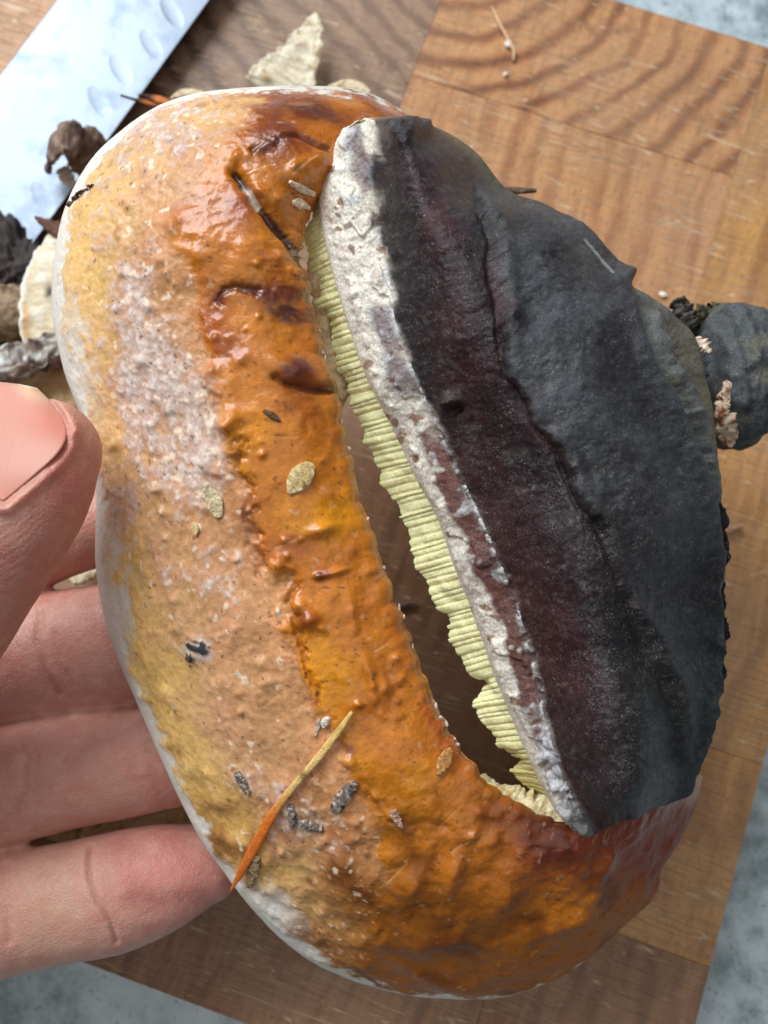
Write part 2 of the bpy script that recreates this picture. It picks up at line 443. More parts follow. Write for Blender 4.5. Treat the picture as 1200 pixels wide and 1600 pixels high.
zsoft = ss(-150, 60, u-xz+40*n_mid)
disp = 1.2*n_big + (.36-.12*zone)*n_mid + (.13-.06*zone)*n_f + (.06-.03*zone)*n_ff
disp += .75*zone*ss(420, 620, v)*(1-ss(1180, 1300, v)) + .5*np.exp(-(zd/13)**2)*ss(560, 640, v)*(1-ss(1150, 1260, v))*(n_mid*.8+.5)
# wrinkles that follow the growth rim
wr = ridged(np.stack([s*.010+0*t, 0*s+ed*.0001*1.6, 0*s+0*t], -1), 7, 3)
disp += .22*wr*ss(.25, .5, t)
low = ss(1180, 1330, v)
lump = fbm(P*np.array([1, 1, 1.]), 9, 3, off=21.)
disp += low*(.75*np.abs(lump)**.8*np.sign(lump)+.25*ridged(P, 5, 2, 4.))
# crusty pitted relief where the pale bloom sits
crust = ridged(P, 2.6, 3, 2.)
bl = (1.0*blob(u, v, 215, 480, 85, 120) + .95*blob(u, v, 240, 610, 90, 90) + .9*blob(u, v, 210, 210, 80, 60, -30) + .8*blob(u, v, 330, 200, 110, 55, -15) + .75*blob(u, v, 275, 720, 90, 90)
      + .65*blob(u, v, 320, 690, 55, 110, 10) + .7*blob(u, v, 190, 800, 40, 60) + .6*blob(u, v, 290, 930, 60, 90) + .55*blob(u, v, 370, 860, 50, 110) + .7*blob(u, v, 480, 1290, 85, 55, 30)
      + .55*blob(u, v, 390, 1210, 60, 60) + .7*blob(u, v, 430, 1420, 80, 40, 40) + .45*blob(u, v, 610, 1420, 70, 40) + .35*blob(u, v, 150, 340, 50, 80) + .5*blob(u, v, 345, 590, 40, 60) + .35*blob(u, v, 530, 150, 70, 20))
bloom_sheen = np.clip(bl*.85 + .5*n_mid + .42*n_f + .3*n_ff - .25, 0, 1.2)*(1-.8*ss(-70, 40, zd))
bloom_sheen = ss(.0, 1.05, bloom_sheen)
disp += bloom_sheen*(.08*crust + .06*n_ff)
dark = np.zeros_like(u)
# bumps
for k in range(330):
    bx, by = rng.uniform(180, 980), rng.uniform(160, 1540); r = rng.uniform(4, 11)*(1.25 if by > 1100 else 1)
    disp += rng.uniform(.12, .6)*blob(u, v, bx, by, r, r*rng.uniform(.6, 1.6), rng.uniform(0, 180))
for bx, by, ra, rb, an, hh in ((362, 660, 22, 15, -30, 1.6), (372, 700, 12, 16, 0, .9), (460, 580, 40, 20, 22, 1.3), (485, 966, 17, 15, 0, 1.5), (470, 945, 12, 9, 0, .8), (545, 1188, 15, 10, 60, 1.1), (500, 828, 20, 10, -10, 1.0),
        (575, 1050, 8, 26, -20, .7), (600, 1075, 8, 12, -20, .8), (708, 1362, 14, 30, 15, 1.4), (610, 1275, 10, 8, 0, .8), (384, 795, 14, 22, 10, .9), (432, 890, 10, 26, 20, .7), (330, 580, 16, 10, -20, .9), (560, 1100, 8, 6, 0, .7),
        (545, 960, 10, 34, -12, .7), (495, 900, 8, 5, 0, .7), (520, 895, 18, 5, -15, .7), (700, 1190, 10, 22, 25, .5), (660, 1470, 40, 16, -10, .8), (930, 1380, 14, 50, 25, 1.3), (880, 1440, 60, 10, -20, .9), (1010, 1390, 12, 46, 40, 1.0),
        (790, 1400, 20, 34, 20, .9), (760, 1330, 18, 26, 10, .8), (610, 1340, 20, 12, 0, .8), (400, 300, 14, 9, 0, .5), (270, 355, 10, 14, 0, .8), (310, 400, 18, 14, 0, .5)):
    disp += hh*blob(u, v, bx, by, ra, rb, an)
# grooves
def groove(pl, w, d, colr=None, rag=5):
    global disp
    dd, pos = seg_dist(u+rag*n_f, v+rag*n_mid, pl)
    m = np.exp(-(dd/w)**2); disp = disp - d*m
    return m, pos
g1, p1 = groove([(368, 272), (405, 322), (440, 362), (474, 408)], 9, 1.7, rag=4)
g2, _ = groove([(395, 242), (440, 228), (462, 215), (510, 232)], 6, .7, rag=9)
g3, _ = groove([(340, 474), (350, 446), (370, 442), (400, 450)], 7, .55, rag=12)
g4, _ = groove([(462, 905), (455, 940), (468, 990), (478, 1040), (500, 1100)], 7, .7, rag=16)
g5, _ = groove([(428, 590), (455, 602), (500, 612)], 7, .8, rag=8)
g6, _ = groove([(375, 700), (384, 760), (396, 840), (405, 900)], 9, .5, rag=20)
g7, _ = groove([(560, 1240), (640, 1290), (700, 1300)], 9, .3, rag=20)
disp += .8*blob(u, v, 420, 232, 30, 6, -25)
# colours
c = np.broadcast_to(lin((204, 150, 94)), u.shape+(3,)).copy()
c = mixc(c, (220, 176, 118), ss(170, 60, ed+40*n_mid)*.9)
yel = ss(150, 40, ed+35*n_mid)*ss(820, 900, v)*(1-ss(1330, 1420, v)) + .6*blob(u, v, 140, 380, 50, 110) + .5*blob(u, v, 160, 440, 30, 40)
c = mixc(c, (224, 182, 104), yel*.75)
veil = ss(50, 110, ed+30*n_mid)*(1-zone)*(1-ss(1330, 1450, v))
c = mixc(c, (186, 138, 106), veil*(.6+.35*n_mid))
org = np.clip(zone + .3*zsoft, 0, 1)
c = mixc(c, (190, 110, 18), org*.94)
c = mixc(c, (214, 138, 14), zone*ss(-.1, .5, fbm(P, 14, 3, off=31.))*.8*ss(560, 760, v)*(1-ss(1250, 1380, v)))
c = mixc(c, (146, 66, 24), zone*ss(.0, .6, fbm(P, 10, 4, off=41.))*.75*(1-.5*ss(560, 760, v)))
c = c*(1+.22*n_mid+.16*n_f)[..., None]
c = mixc(c, (142, 82, 18), low*ss(-.3, .6, .5+n_big)*.8)  # browner lower cap, its shade put into the colour
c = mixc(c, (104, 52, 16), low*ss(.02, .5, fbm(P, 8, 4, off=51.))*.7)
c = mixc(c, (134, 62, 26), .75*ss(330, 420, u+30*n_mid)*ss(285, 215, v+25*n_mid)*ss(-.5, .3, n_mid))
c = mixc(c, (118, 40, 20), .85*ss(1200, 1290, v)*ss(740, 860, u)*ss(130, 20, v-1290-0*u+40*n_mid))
for bx, by, ra, rb, an, col_, m in ((430, 458, 60, 13, 6, (96, 34, 26), .9), (452, 492, 38, 14, 20, (62, 30, 34), .9), (480, 180, 46, 12, 12, (86, 34, 22), .85), (430, 215, 26, 34, 30, (110, 46, 22), .8), (505, 172, 30, 10, 20, (70, 30, 26), .7),
        (372, 325, 34, 32, 0, (132, 56, 28), .6), (455, 578, 20, 16, 0, (84, 38, 38), .85), (500, 610, 14, 8, 0, (110, 44, 20), .8), (345, 460, 14, 12, 0, (120, 50, 20), .7), (300, 335, 30, 24, 0, (160, 84, 50), .5), (445, 855, 40, 20, 0, (150, 72, 26), .5),
        (500, 900, 10, 8, 0, (104, 36, 18), .8), (485, 966, 16, 14, 0, (140, 60, 20), .7), (470, 850, 30, 14, 0, (140, 66, 30), .5), (1020, 1300, 70, 70, 0, (126, 58, 30), .75), (860, 1310, 60, 30, 30, (70, 28, 14), .8), (770, 1270, 30, 30, 0, (104, 42, 14), .6),
        (545, 1170, 12, 9, 40, (112, 62, 50), .8), (620, 975, 14, 50, -20, (150, 66, 16), .5), (690, 1140, 22, 60, -25, (150, 62, 18), .7), (385, 800, 16, 26, 0, (150, 92, 66), .6), (700, 1440, 90, 40, 0, (112, 64, 18), .5), (470, 960, 10, 10, 0, (110, 52, 24), .6)):
    c = mixc(c, col_, m*np.clip(blob(u, v, bx, by, ra, rb, an)*1.5*(1+.8*n_f+.5*n_mid), 0, 1))
c = mixc(c, (186, 150, 128), ss(.0, .55, bloom_sheen)*.7)  # powdery pale coat, with some of the broad sheen painted in
c = mixc(c, (194, 178, 172), ss(.25, 1.0, bloom_sheen+.3*n_f+.2*n_ff)*.62)
c = mixc(c, (222, 220, 220), ss(.70, 1.1, bloom_sheen*.7+.4*n_ff+.35*n_f+.1*crust)*.5)
pimp = ss(.52, .72, fbm(P, 1.7, 2, off=61.)+.25*bl-.1)*(1-.75*zone)
c = mixc(c, (226, 206, 184), pimp*.8)
rough = .40 + .0*u
rough = rough + .24*low*ss(.75, .35, t)+.02*low + .2*bloom_sheen - .19*zone + .10*n_mid + .05*n_f
c = mixc(c, (58, 30, 20), ss(.45, .8, g1+.2*n_f)*.95)
c = mixc(c, (196, 176, 156), ss(.5, .8, g1)*ss(.1, .5, n_f+.6*np.sin(p1*7)-.1)*.85*ss(.08, .2, p1))
for g in (g2, g3, g5): c = mixc(c, (70, 26, 14), g*.75)
for g in (g4, g6, g7): c = mixc(c, (128, 62, 18), g*.45)
spk = ss(.56, .70, fbm(P, .9, 2, off=71.)+.22*n_mid-.04); c = mixc(c, (78, 40, 24), spk*.6)
fin = ridged(P, 1.5, 2, 17.); c = c*(1+.16*fin*(1-.6*zone)+.10*n_ff)[..., None]
c = mixc(c, (222, 186, 146), ss(.35, .75, n_ff+.5*n_f)*(1-zone)*.40)
c = mixc(c, (140, 84, 50), ss(.3, .8, fbm(P, 4, 4, off=91.))*(1-.5*zone)*.5)
disp += .05*fin*(1-.6*zone)
for k in range(46):                                            # fine scuffs
    x0, y0, an, ln_ = rng.uniform(220, 760), rng.uniform(260, 1420), rng.uniform(-50, 10), rng.uniform(14, 60)
    x1_, y1_ = x0+ln_*math.cos(math.radians(an)), y0+ln_*math.sin(math.radians(an))
    mm = (np.abs(u-.5*(x0+x1_)) < ln_) & (np.abs(v-.5*(y0+y1_)) < ln_)
    if not mm.any(): continue
    dd, _ = seg_dist(u[mm]+2*n_f[mm], v[mm]+3*n_mid[mm], [(x0, y0), (x1_, y1_)])
    f_ = ss(2.2, .6, dd); c[mm] = c[mm] + (lin((226, 180, 128))-c[mm])*(f_*rng.uniform(.15, .45))[:, None]; disp[mm] -= .06*f_
# dark blue-black spore patch
lb = blob(u, v, 312, 1016, 34, 26)
c = mixc(c, (204, 192, 184), ss(.35, .8, lb+.35*n_f)*.6)
lbd = ss(.56, .66, blob(u, v, 312, 1016, 30, 20, -15)*.75+.75*fbm(P, 1.3, 2, off=81.)*ss(.1, .4, lb)); c = mixc(c, (50, 56, 64), lbd*.95); disp += .35*lbd
rough = rough + .2*lbd
# pale margin along the outer edge, ragged
mg = ss(19, 9, ed+11*n_mid+10*n_f+4*n_ff + np.interp(s, [0, 2, 5, 7, 20, 23, 28], [30, 8, 4, -1, -1, 14, 40]))
wide = ss(48, 28, ed+30*n_mid+22*n_f)*np.clip(blob(u, v, 190, 950, 30, 60)+blob(u, v, 120, 560, 40, 90)+blob(u, v, 420, 1425, 60, 40)+.9*blob(u, v, 180, 850, 30, 60), 0, 1)*.9
mg = np.clip(mg+wide, 0, 1)
c = mixc(c, (226, 222, 212), mg*.95); rough = rough + .15*mg
# broken thin white crust at the inner edge
inn = ss(.990, .998, t+.008*n_mid)*ss(5, 7, s); c = mixc(c, (196, 172, 136), inn*ss(-.2, .3, n_mid)*.7)
fade = ss(0, .03, t)*.8+.2
P = P + N*(disp*.001*fade)[..., None]
ORANGE_P, ORANGE_UV, ORANGE_N = P, (u, v), normals(P)
if (ORANGE_N[ns//2, nt//2] @ (CAM-P[ns//2, nt//2])) < 0: ORANGE_N = -ORANGE_N
# underside: wall below the inner edge, pore face, back to the outer edge
nb_ = 26
k = np.linspace(0, 1, nb_+2)[None, 1:-1]
uO, vO, uI, vI = oi[:, 0:1], oi[:, 1:2], u[:, -1:], v[:, -1:]
tb = 1 - k*1.0
thick = np.interp(s, [0, 6, 19, 22, 28], [10, 9, 9, 14, 10])
ub = uO + (uI-uO)*(tb*.93+.0); vb = vO + (vI-vO)*(tb*.93)
hb = h[:, -1:]*(1-k) + edge*k - thick*np.sin(np.pi*np.clip(k, 0, 1))**.6*1.0 - 1.5*(1-k)
Pb = cap(ub, vb, hb) + np.array([0, 0, .0003])*fbm(cap(ub, vb, hb), 2, 2)[..., None]
cb = np.broadcast_to(lin((214, 200, 158)), ub.shape+(3,))
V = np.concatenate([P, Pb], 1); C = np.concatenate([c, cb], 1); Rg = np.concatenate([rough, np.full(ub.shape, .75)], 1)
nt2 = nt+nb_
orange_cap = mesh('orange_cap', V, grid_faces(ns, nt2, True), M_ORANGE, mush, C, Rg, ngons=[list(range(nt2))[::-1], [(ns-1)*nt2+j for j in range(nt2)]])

# ---- black cap with its pale rim
RS = np.array([[548,191,640,190,.55],[514,222,690,203,.50],[499,285,745,238,.42],[500,350,792,292,.36],[515,415,850,318,.29],[537,490,912,364,.235],[565,570,962,428,.20],
 [602,645,1042,482,.165],[642,730,1092,520,.15],[688,815,1114,600,.145],[718,900,1128,690,.165],[745,975,1138,780,.18],[772,1050,1132,870,.175],[800,1125,1132,960,.155],
 [830,1195,1126,1050,.14],[868,1262,1110,1130,.13],[908,1304,1088,1226,.13]], float)
ns, nt = int(860*Q), int(470*Q)
rs = spl(RS, ns); s = np.linspace(0, 16, ns)[:, None]
t = np.linspace(0, 1, nt)[None, :] + 0*s
t = t + .06*np.sin(2*np.pi*t)/np.pi
u = rs[:, 0:1] + (rs[:, 2:3]-rs[:, 0:1])*t; v = rs[:, 1:2] + (rs[:, 3:4]-rs[:, 1:2])*t
tc = rs[:, 4:5]*np.interp(s, [0, 3, 6, 16], [.84, .82, .88, .95])
v = v + 10*fbm(np.stack([t*.03, s*.001+0*t, 0*t], -1), 4, 3, off=7.)*ss(15.3, 16, s) + 5*np.sin(t*np.pi)*ss(15, 16, s)
q = cap(u, v, 0*u)
w1 = fbm(q, 9, 3, off=2.); w2 = fbm(q, 3., 3, off=12.); w3 = fbm(q, 1.1, 2, off=22.); wb = fbm(q, 24, 3, off=32.)
rim = t/tc                                                     # 0..1 across the rim
x = np.clip((t-tc)/(1-tc), 0, 1)
h = np.where(rim < 1, 2 + 7.5*(1-(1-np.clip(rim, 0, 1))**2)**.7, 0)
h = np.where(rim >= 1, 9.5 + 12*np.sin(np.clip(x/.46, 0, 1)*np.pi/2)**.9 - 33*np.clip((x-.30)/.70, 0, 1)**1.8, h)
h = h - 9*(1-ss(0, 1.3, s))*(1-.5*ss(0, .6, t)) - 7*ss(15.0, 16, s)**2
h = h - np.interp(s, [0, 3, 6, 16], [4, 2, 0, 0])
x2 = np.interp(v, [180, 285, 330, 380, 440, 490, 530, 590, 650, 700, 760, 860, 960, 1060, 1160, 1250], [745, 752, 752, 768, 768, 775, 785, 802, 834, 872, 895, 950, 1000, 1030, 1050, 1060])
d2 = (u-x2)*.85 + 5*w2 + 9*w1
st2 = ss(-5, 5, d2)
x3 = np.interp(v, [420, 445, 480, 560, 640, 720, 800, 880, 950, 1050], [1000, 980, 962, 985, 1030, 1066, 1092, 1112, 1124, 1130])
d3 = (u-x3)*.85 + 3*w2
st3 = ss(-4, 9, d3)*ss(425, 450, v)*(1-ss(900, 1000, v))
x4 = np.interp(v, [480, 520, 580, 640, 720, 800, 860], [1015, 1040, 1066, 1088, 1112, 1124, 1132])
d4 = (u-x4)*.85 + 3*w2
st4 = ss(-4, 8, d4)*ss(480, 505, v)*(1-ss(840, 900, v))
a2 = (1-.75*ss(760, 900, v))*ss(280, 360, v)
disp = 1.8*wb + .28*w1 + .12*w2 + .09*w3
disp += 2.6*ss(-4, 75, d2)*ss(300, 400, v)*(1-ss(800, 1000, v))
bz = np.clip((u-x3)/np.maximum(x4-x3, 20), 0, 1); disp += 3.4*np.sin(np.pi*bz)*ss(480, 520, v)*(1-ss(760, 860, v))
disp += 1.4*st2*a2 + .7*np.exp(-((d2-8)/10)**2)*a2 - .5*np.exp(-((d2+6)/5)**2)*a2
disp += (.5*w2+.5*w1)*st3
disp += -3.4*np.exp(-((d3-9)/9)**2)*ss(450, 480, v)*(1-ss(880, 960, v)) - 2.2*np.exp(-((d4-8)/7)**2)*ss(500, 520, v)*(1-ss(820, 880, v))
disp += -4.2*st3 + 1.0*np.exp(-((d3+14)/12)**2)*ss(440, 470, v)*(1-ss(900, 1000, v)) - 3.2*st4
# lower lobe edge and the burnt-looking clump by the right side
x5 = np.interp(v, [860, 950, 1020, 1080, 1150, 1240], [1010, 985, 1005, 1040, 1050, 1062])
d5 = u-x5+14*w1
disp += 2.4*ss(-6, 14, d5)*ss(900, 1000, v)*(1-ss(1180, 1240, v))*(1-.7*x)
cl = ss(.80, .95, x+.08*w1)*ss(740, 860, v)*(1-ss(1150, 1230, v))
disp += cl*(1.6*ridged(q, 7, 2, 3.)+.8*w2)*ss(0, .12, 1-t)
disp += 1.5*blob(u, v, 702, 628, 16, 10, -40) - 1.2*blob(u, v, 712, 640, 12, 8, -40)
for bx, by, r, hh in ((640, 205, 14, 1.5), (662, 206, 10, 1.2), (622, 203, 10, .8), (778, 505, 12, .6), (755, 470, 14, .5), (855, 665, 16, -.7), (610, 400, 8, .6)):
    disp += hh*blob(u, v, bx, by, r, r)*(1+.6*w2)
# flaky rim relief
rimm = 1-ss(.84, 1.14, rim+.17*w2+.16*w1)
flake = ridged(q, 3.2, 3, 6.)
disp += rimm*(.24*flake + .22*w1 + .14*w2)
cut = ss(.08, .22, fbm(q, 6, 3, off=15.))
disp += rimm*.5*cut*ss(.15, .3, rim)
band = ss(.42, .7, rim+.25*w1+.12*w2)*rimm                       # maroon band beside the white line
disp += -.3*band*ss(560, 700, v) + .8*np.exp(-((rim-1.0+.10*w2)/.06)**2)*ss(420, 700, v)*(.6+.6*w2)
knob_ = ss(1120, 1180, v)*rimm*ss(.3, .5, rim)
disp += knob_*(1.3*np.abs(fbm(q, 4, 2, off=44.))+.3)
# radial fine cracks on the old crust
disp += .035*ridged(q, 1.6, 2, 13.)*(1-rimm)
# colours
c = np.broadcast_to(lin((44, 37, 42)), u.shape+(3,)).copy()
c = mixc(c, (54, 38, 42), ss(.0, .5, w1+.2)*.5)
for bx, by, ra, rb, an, m in ((682, 320, 26, 80, -10, .6), (776, 470, 10, 46, -10, .8), (850, 668, 14, 52, -25, .85), (870, 1000, 35, 110, -15, .5), (720, 560, 50, 120, -15, .35), (800, 800, 30, 100, -20, .3), (640, 290, 40, 60, 0, .15)):
    c = mixc(c, (78, 42, 44), m*np.clip(blob(u, v, bx, by, ra, rb, an)*1.3*(1+.8*w2), 0, 1))
c = mixc(c, (78, 50, 46), ss(1.7, 1.0, rim+.3*w1)*ss(620, 760, v)*.6)
c = mixc(c, (38, 41, 46), blob(u, v, 640, 430, 28, 200, -10)*.8)
sl = st2*(1-.8*ss(700, 1000, v+60*w1))
c = mixc(c, (78, 82, 87), sl*ss(-.5, .5, w1+.15)*.85)  # slate zone, lifted so the colour carries some of its sheen
c = mixc(c, (88, 90, 82), sl*ss(.1, .6, fbm(q, 12, 3, off=55.))*.7)
c = mixc(c, (112, 114, 112), np.clip(st3, 0, 1)*.85)
c = mixc(c, (118, 112, 94), np.clip(st4, 0, 1)*.75)
c = mixc(c, (104, 100, 74), ss(.86, .97, x)*(1-ss(260, 330, v))*.8)
c = mixc(c, (28, 28, 31), ss(850, 1050, v+50*w1)*ss(.25, .6, x)*.75)  # sooty black lower right, with its shading painted in too
c = mixc(c, (52, 53, 49), ss(.15, .55, fbm(q, 9, 4, off=65.))*ss(.35, .6, x)*ss(650, 800, v)*.5)
c = mixc(c, (24, 25, 29), cl*.8)
c = c*(1+.35*fbm(q, 5, 4, off=105.)+.25*w3)[..., None]
c = mixc(c, (104, 104, 100), ss(.25, .7, fbm(q, 7, 5, .65, off=115.))*.35*(1-rimm)*(1-.6*ss(800, 1000, v)))
c = mixc(c, (150, 122, 106), .9*ss(.5, .8, blob(u, v, 1112, 905, 12, 30)*1.3+.3*w2))
c = mixc(c, (152, 150, 140), ss(.55, .75, fbm(q, 1.3, 2, off=75.)+.2*w1)*.14*(1-rimm))
c = c*.80
scr_, _ = seg_dist(u, v, [(886, 398), (905, 428), (928, 460)]); c = mixc(c, (150, 152, 150), ss(3.2, 1.2, scr_)*.8)
scr_, _ = seg_dist(u, v, [(985, 560), (1030, 600), (1052, 650)]); c = mixc(c, (128, 128, 112), ss(3, 1, scr_)*.5)
# rim colours
rc_ = np.broadcast_to(lin((228, 222, 208)), u.shape+(3,)).copy()
rc_ = mixc(rc_, (206, 214, 220), ss(-.05, .35, w1+.15*w2)*ss(.25, .6, rim)*.9)
rc_ = mixc(rc_, (232, 226, 212), ss(.2, .0, rim)*.8)
rc_ = mixc(rc_, (150, 128, 118), ss(.1, .55, fbm(q, 6, 4, off=85.))*ss(.35, .6, rim)*.75)
rc_ = mixc(rc_, (132, 92, 60), ss(.32, .5, fbm(q, 2.6, 3, off=95.))*.8)
bm_ = np.clip(1.15*ss(.40, .56, rim+.16*w1+.10*w2)*ss(600, 740, v)*(1-.85*ss(1130, 1200, v)) + .75*band*ss(-.1, .25, w1)*(1-ss(620, 760, v)), 0, 1)
rc_ = mixc(rc_, (98, 58, 52), bm_*(.95-.6*ss(.22, .5, w2)))
rc_ = mixc(rc_, (62, 44, 46), bm_*ss(.75, 1.0, rim)*.7)
rc_ = mixc(rc_, (92, 92, 98), ss(1150, 1230, v)*ss(.3, .6, rim+.2*w2)*.8)
rc_ = mixc(rc_, (214, 214, 216), knob_*ss(.05, .3, w2+.1)*.8)
line = np.exp(-((rim-.97+.12*w2)/.07)**2)*ss(300, 420, v)*(.55+.45*np.sign(w2+.1))
c = c + (rc_-c)*rimm[..., None]
c = mixc(c, (208, 208, 206), line*.85*(1-ss(1180, 1260, v)))
rough = .42 + .22*ss(.5, .85, x)*ss(560, 860, v) + .05*w2 + .06*w1 + .26*rimm - .1*bm_ - .22*knob_ - .08*(1-st2)*(1-rimm)
N = normals(cap(u, v, h)); P = cap(u, v, h)
if (N[ns//2, nt//2] @ (CAM-P[ns//2, nt//2])) < 0: N = -N
P = P + N*(disp*.001*(.25+.75*ss(0, .03, t)*ss(0, .06, 1-t)))[..., None]
BLACK_P, BLACK_UV = P, (u, v)
nb_ = 20; k = np.linspace(0, 1, nb_+2)[None, 1:-1]
tb = 1-k
ub = u[:, :1] + (u[:, -1:]-u[:, :1])*(tb*.97+.03*k*0+.0); vb = v[:, :1] + (v[:, -1:]-v[:, :1])*(tb*.97)
ub = ub + 12*np.sin(np.pi*k); hb = h[:, -1:]*(1-k) + h[:, :1]*k - 17*np.sin(np.pi*k)**.6*(1-.35*k)
Pb = cap(ub, vb, hb); cb = np.broadcast_to(lin((150, 130, 100)), ub.shape+(3,))
nt2 = nt+nb_
FB = grid_faces(ns, nt2, True)
VB = np.concatenate([P, Pb], 1).reshape(-1, 3); CB = np.concatenate([c, cb], 1).reshape(-1, 3); RB = np.concatenate([rough, np.full(ub.shape, .8)], 1).ravel()
RM = np.concatenate([rimm > .5, np.zeros(ub.shape, bool)], 1).ravel()
fm = RM[FB].sum(1) > 2
def sub(mask, name, extra=()):
    F = FB[mask]; idx = np.unique(np.concatenate([F.ravel()]+[np.array(e) for e in extra])) if extra else np.unique(F)
    mp = np.full(len(VB), -1); mp[idx] = np.arange(len(idx))
    return mesh(name, VB[idx], mp[F], M_BLACK, mush, CB[idx], RB[idx], ngons=[[int(mp[i]) for i in e] for e in extra])
black_cap = sub(~fm, 'black_cap', [list(range(nt2))[::-1], [(ns-1)*nt2+j for j in range(nt2)]])
tag(sub(fm, 'pale_rim'), 'flaky cream and bluish white rim of the black cap, stained plum')

# ---- yellow pore tubes below the rim
TT = np.array([[545,205],[512,250],[489,312],[481,372],[488,432],[508,502],[533,582],[560,657],[594,742],[634,832],[668,915],[700,987],[736,1062],[757,1128],[795,1190],[838,1240],[885,1292]], float)
ns, nt = int(1300*Q), 60
Rr = spl(RS[:, :2], ns); Tr = spl(TT, ns); s = np.linspace(0, 16, ns)[:, None]
t = np.linspace(0, 1, nt)[None, :] + 0*s
# tubes: narrow ridges that run from the rim to the pore mouths
arc = np.concatenate([[0], np.cumsum(np.hypot(*np.diff(Rr, axis=0).T))])[:, None]      # px along the rim
ph = arc/10.5 + .9*fbm(np.stack([arc*.0001, 0*arc, 0*arc], -1), 3., 3) + .2*t
rdg = np.abs(np.sin(np.pi*ph))**.6
cell = np.floor(ph); rnd = np.modf(np.abs(np.sin(cell*12.9898)*43758.5453))[0]
jag = (rnd-.5)*4 + 11*fbm(np.stack([arc*.0001+0*t, 0*t, 0*t], -1), 5., 3)
jag = jag - 13*np.exp(-((s-12.15)/.18)**2) - 10*np.exp(-((s-13.9)/.2)**2)
ln = np.hypot(*(Tr-Rr).T)[:, None]
ext = t*(1 + jag/np.maximum(ln, 20)*ss(.3, 1, t))
Rin = Rr + np.array([14, -4])
u = Rin[:, :1] + (Tr[:, :1]-Rin[:, :1])*ext; v = Rin[:, 1:] + (Tr[:, 1:]-Rin[:, 1:])*ext
h = 1.5 - 6.0*t
P = cap(u, v, h)
N = normals(P)
if (N[ns//2, nt//2] @ (CAM-P[ns//2, nt//2])) < 0: N = -N
tn = fbm(P, 1.6, 3)
P = P + N*((.28*(rdg-.6) + .14*(rnd-.5) + .12*tn + .5*fbm(P, 5, 2, off=3.))*.001*ss(0, .2, t))[..., None]
c = np.broadcast_to(lin((246, 246, 192)), u.shape+(3,)).copy()
c = mixc(c, (246, 242, 220), ss(.35, .05, t)*.8)
c = mixc(c, (240, 232, 172), ss(-.1, .5, tn+rnd-.5)*.5)
c = mixc(c, (222, 210, 140), (1-rdg)**2*.6)
c = mixc(c, (170, 148, 74), ss(13.2, 14.2, s+0*t)*.7); c = mixc(c, (176, 160, 110), (1-ss(2., 3.2, s+0*t))*.8)
kk = np.linspace(0, 1, 10)[None, 1:]
ub = u[:, -1:] + (Rin[:, :1]+55-u[:, -1:])*kk; vb = v[:, -1:] + (Rin[:, 1:]-v[:, -1:])*kk; hb = h[:, -1:] - 2*kk + 0*ub
Pb = P[:, -1:] + (cap(ub, vb, hb) - cap(u[:, -1:], v[:, -1:], h[:, -1:]))
mesh('pore_tubes', np.concatenate([P, Pb], 1), grid_faces(ns, nt+9, True), M_TUBE, mush, np.concatenate([c, np.broadcast_to(lin((190, 176, 120)), ub.shape+(3,))], 1))

# ---- generic pieces
def lump(name, ctr, ax, radii, mat, colfn, parent=None, amp=.2, sc=None, n=56, m=40, seed=0., flat=None):
    """closed irregular body; ax = three unit axes (rows), radii in metres"""
    th = np.linspace(0, np.pi, m)[:, None]; fi = np.linspace(0, 2*np.pi, n, endpoint=False)[None, :]
    d = np.stack([np.sin(th)*np.cos(fi), np.sin(th)*np.sin(fi), np.cos(th)+0*fi], -1)
    if flat: d = np.sign(d)*np.abs(d)**flat
    r = np.array(radii); p = d*r
    sc = sc or float(np.mean(r))*1000*.8
    k = 1 + amp*fbm(p+seed*.013, sc, 4) + amp*.5*ridged(p+seed*.017, sc*.6, 2)
    p = p*k[..., None]
    P = np.asarray(ctr) + p @ np.asarray(ax)
    c = colfn(p, fbm(p+seed*.01, sc*.6, 4), d)
    return mesh(name, P, grid_faces(m, n, True), mat, parent, c, origin=None if parent is not None else ctr)
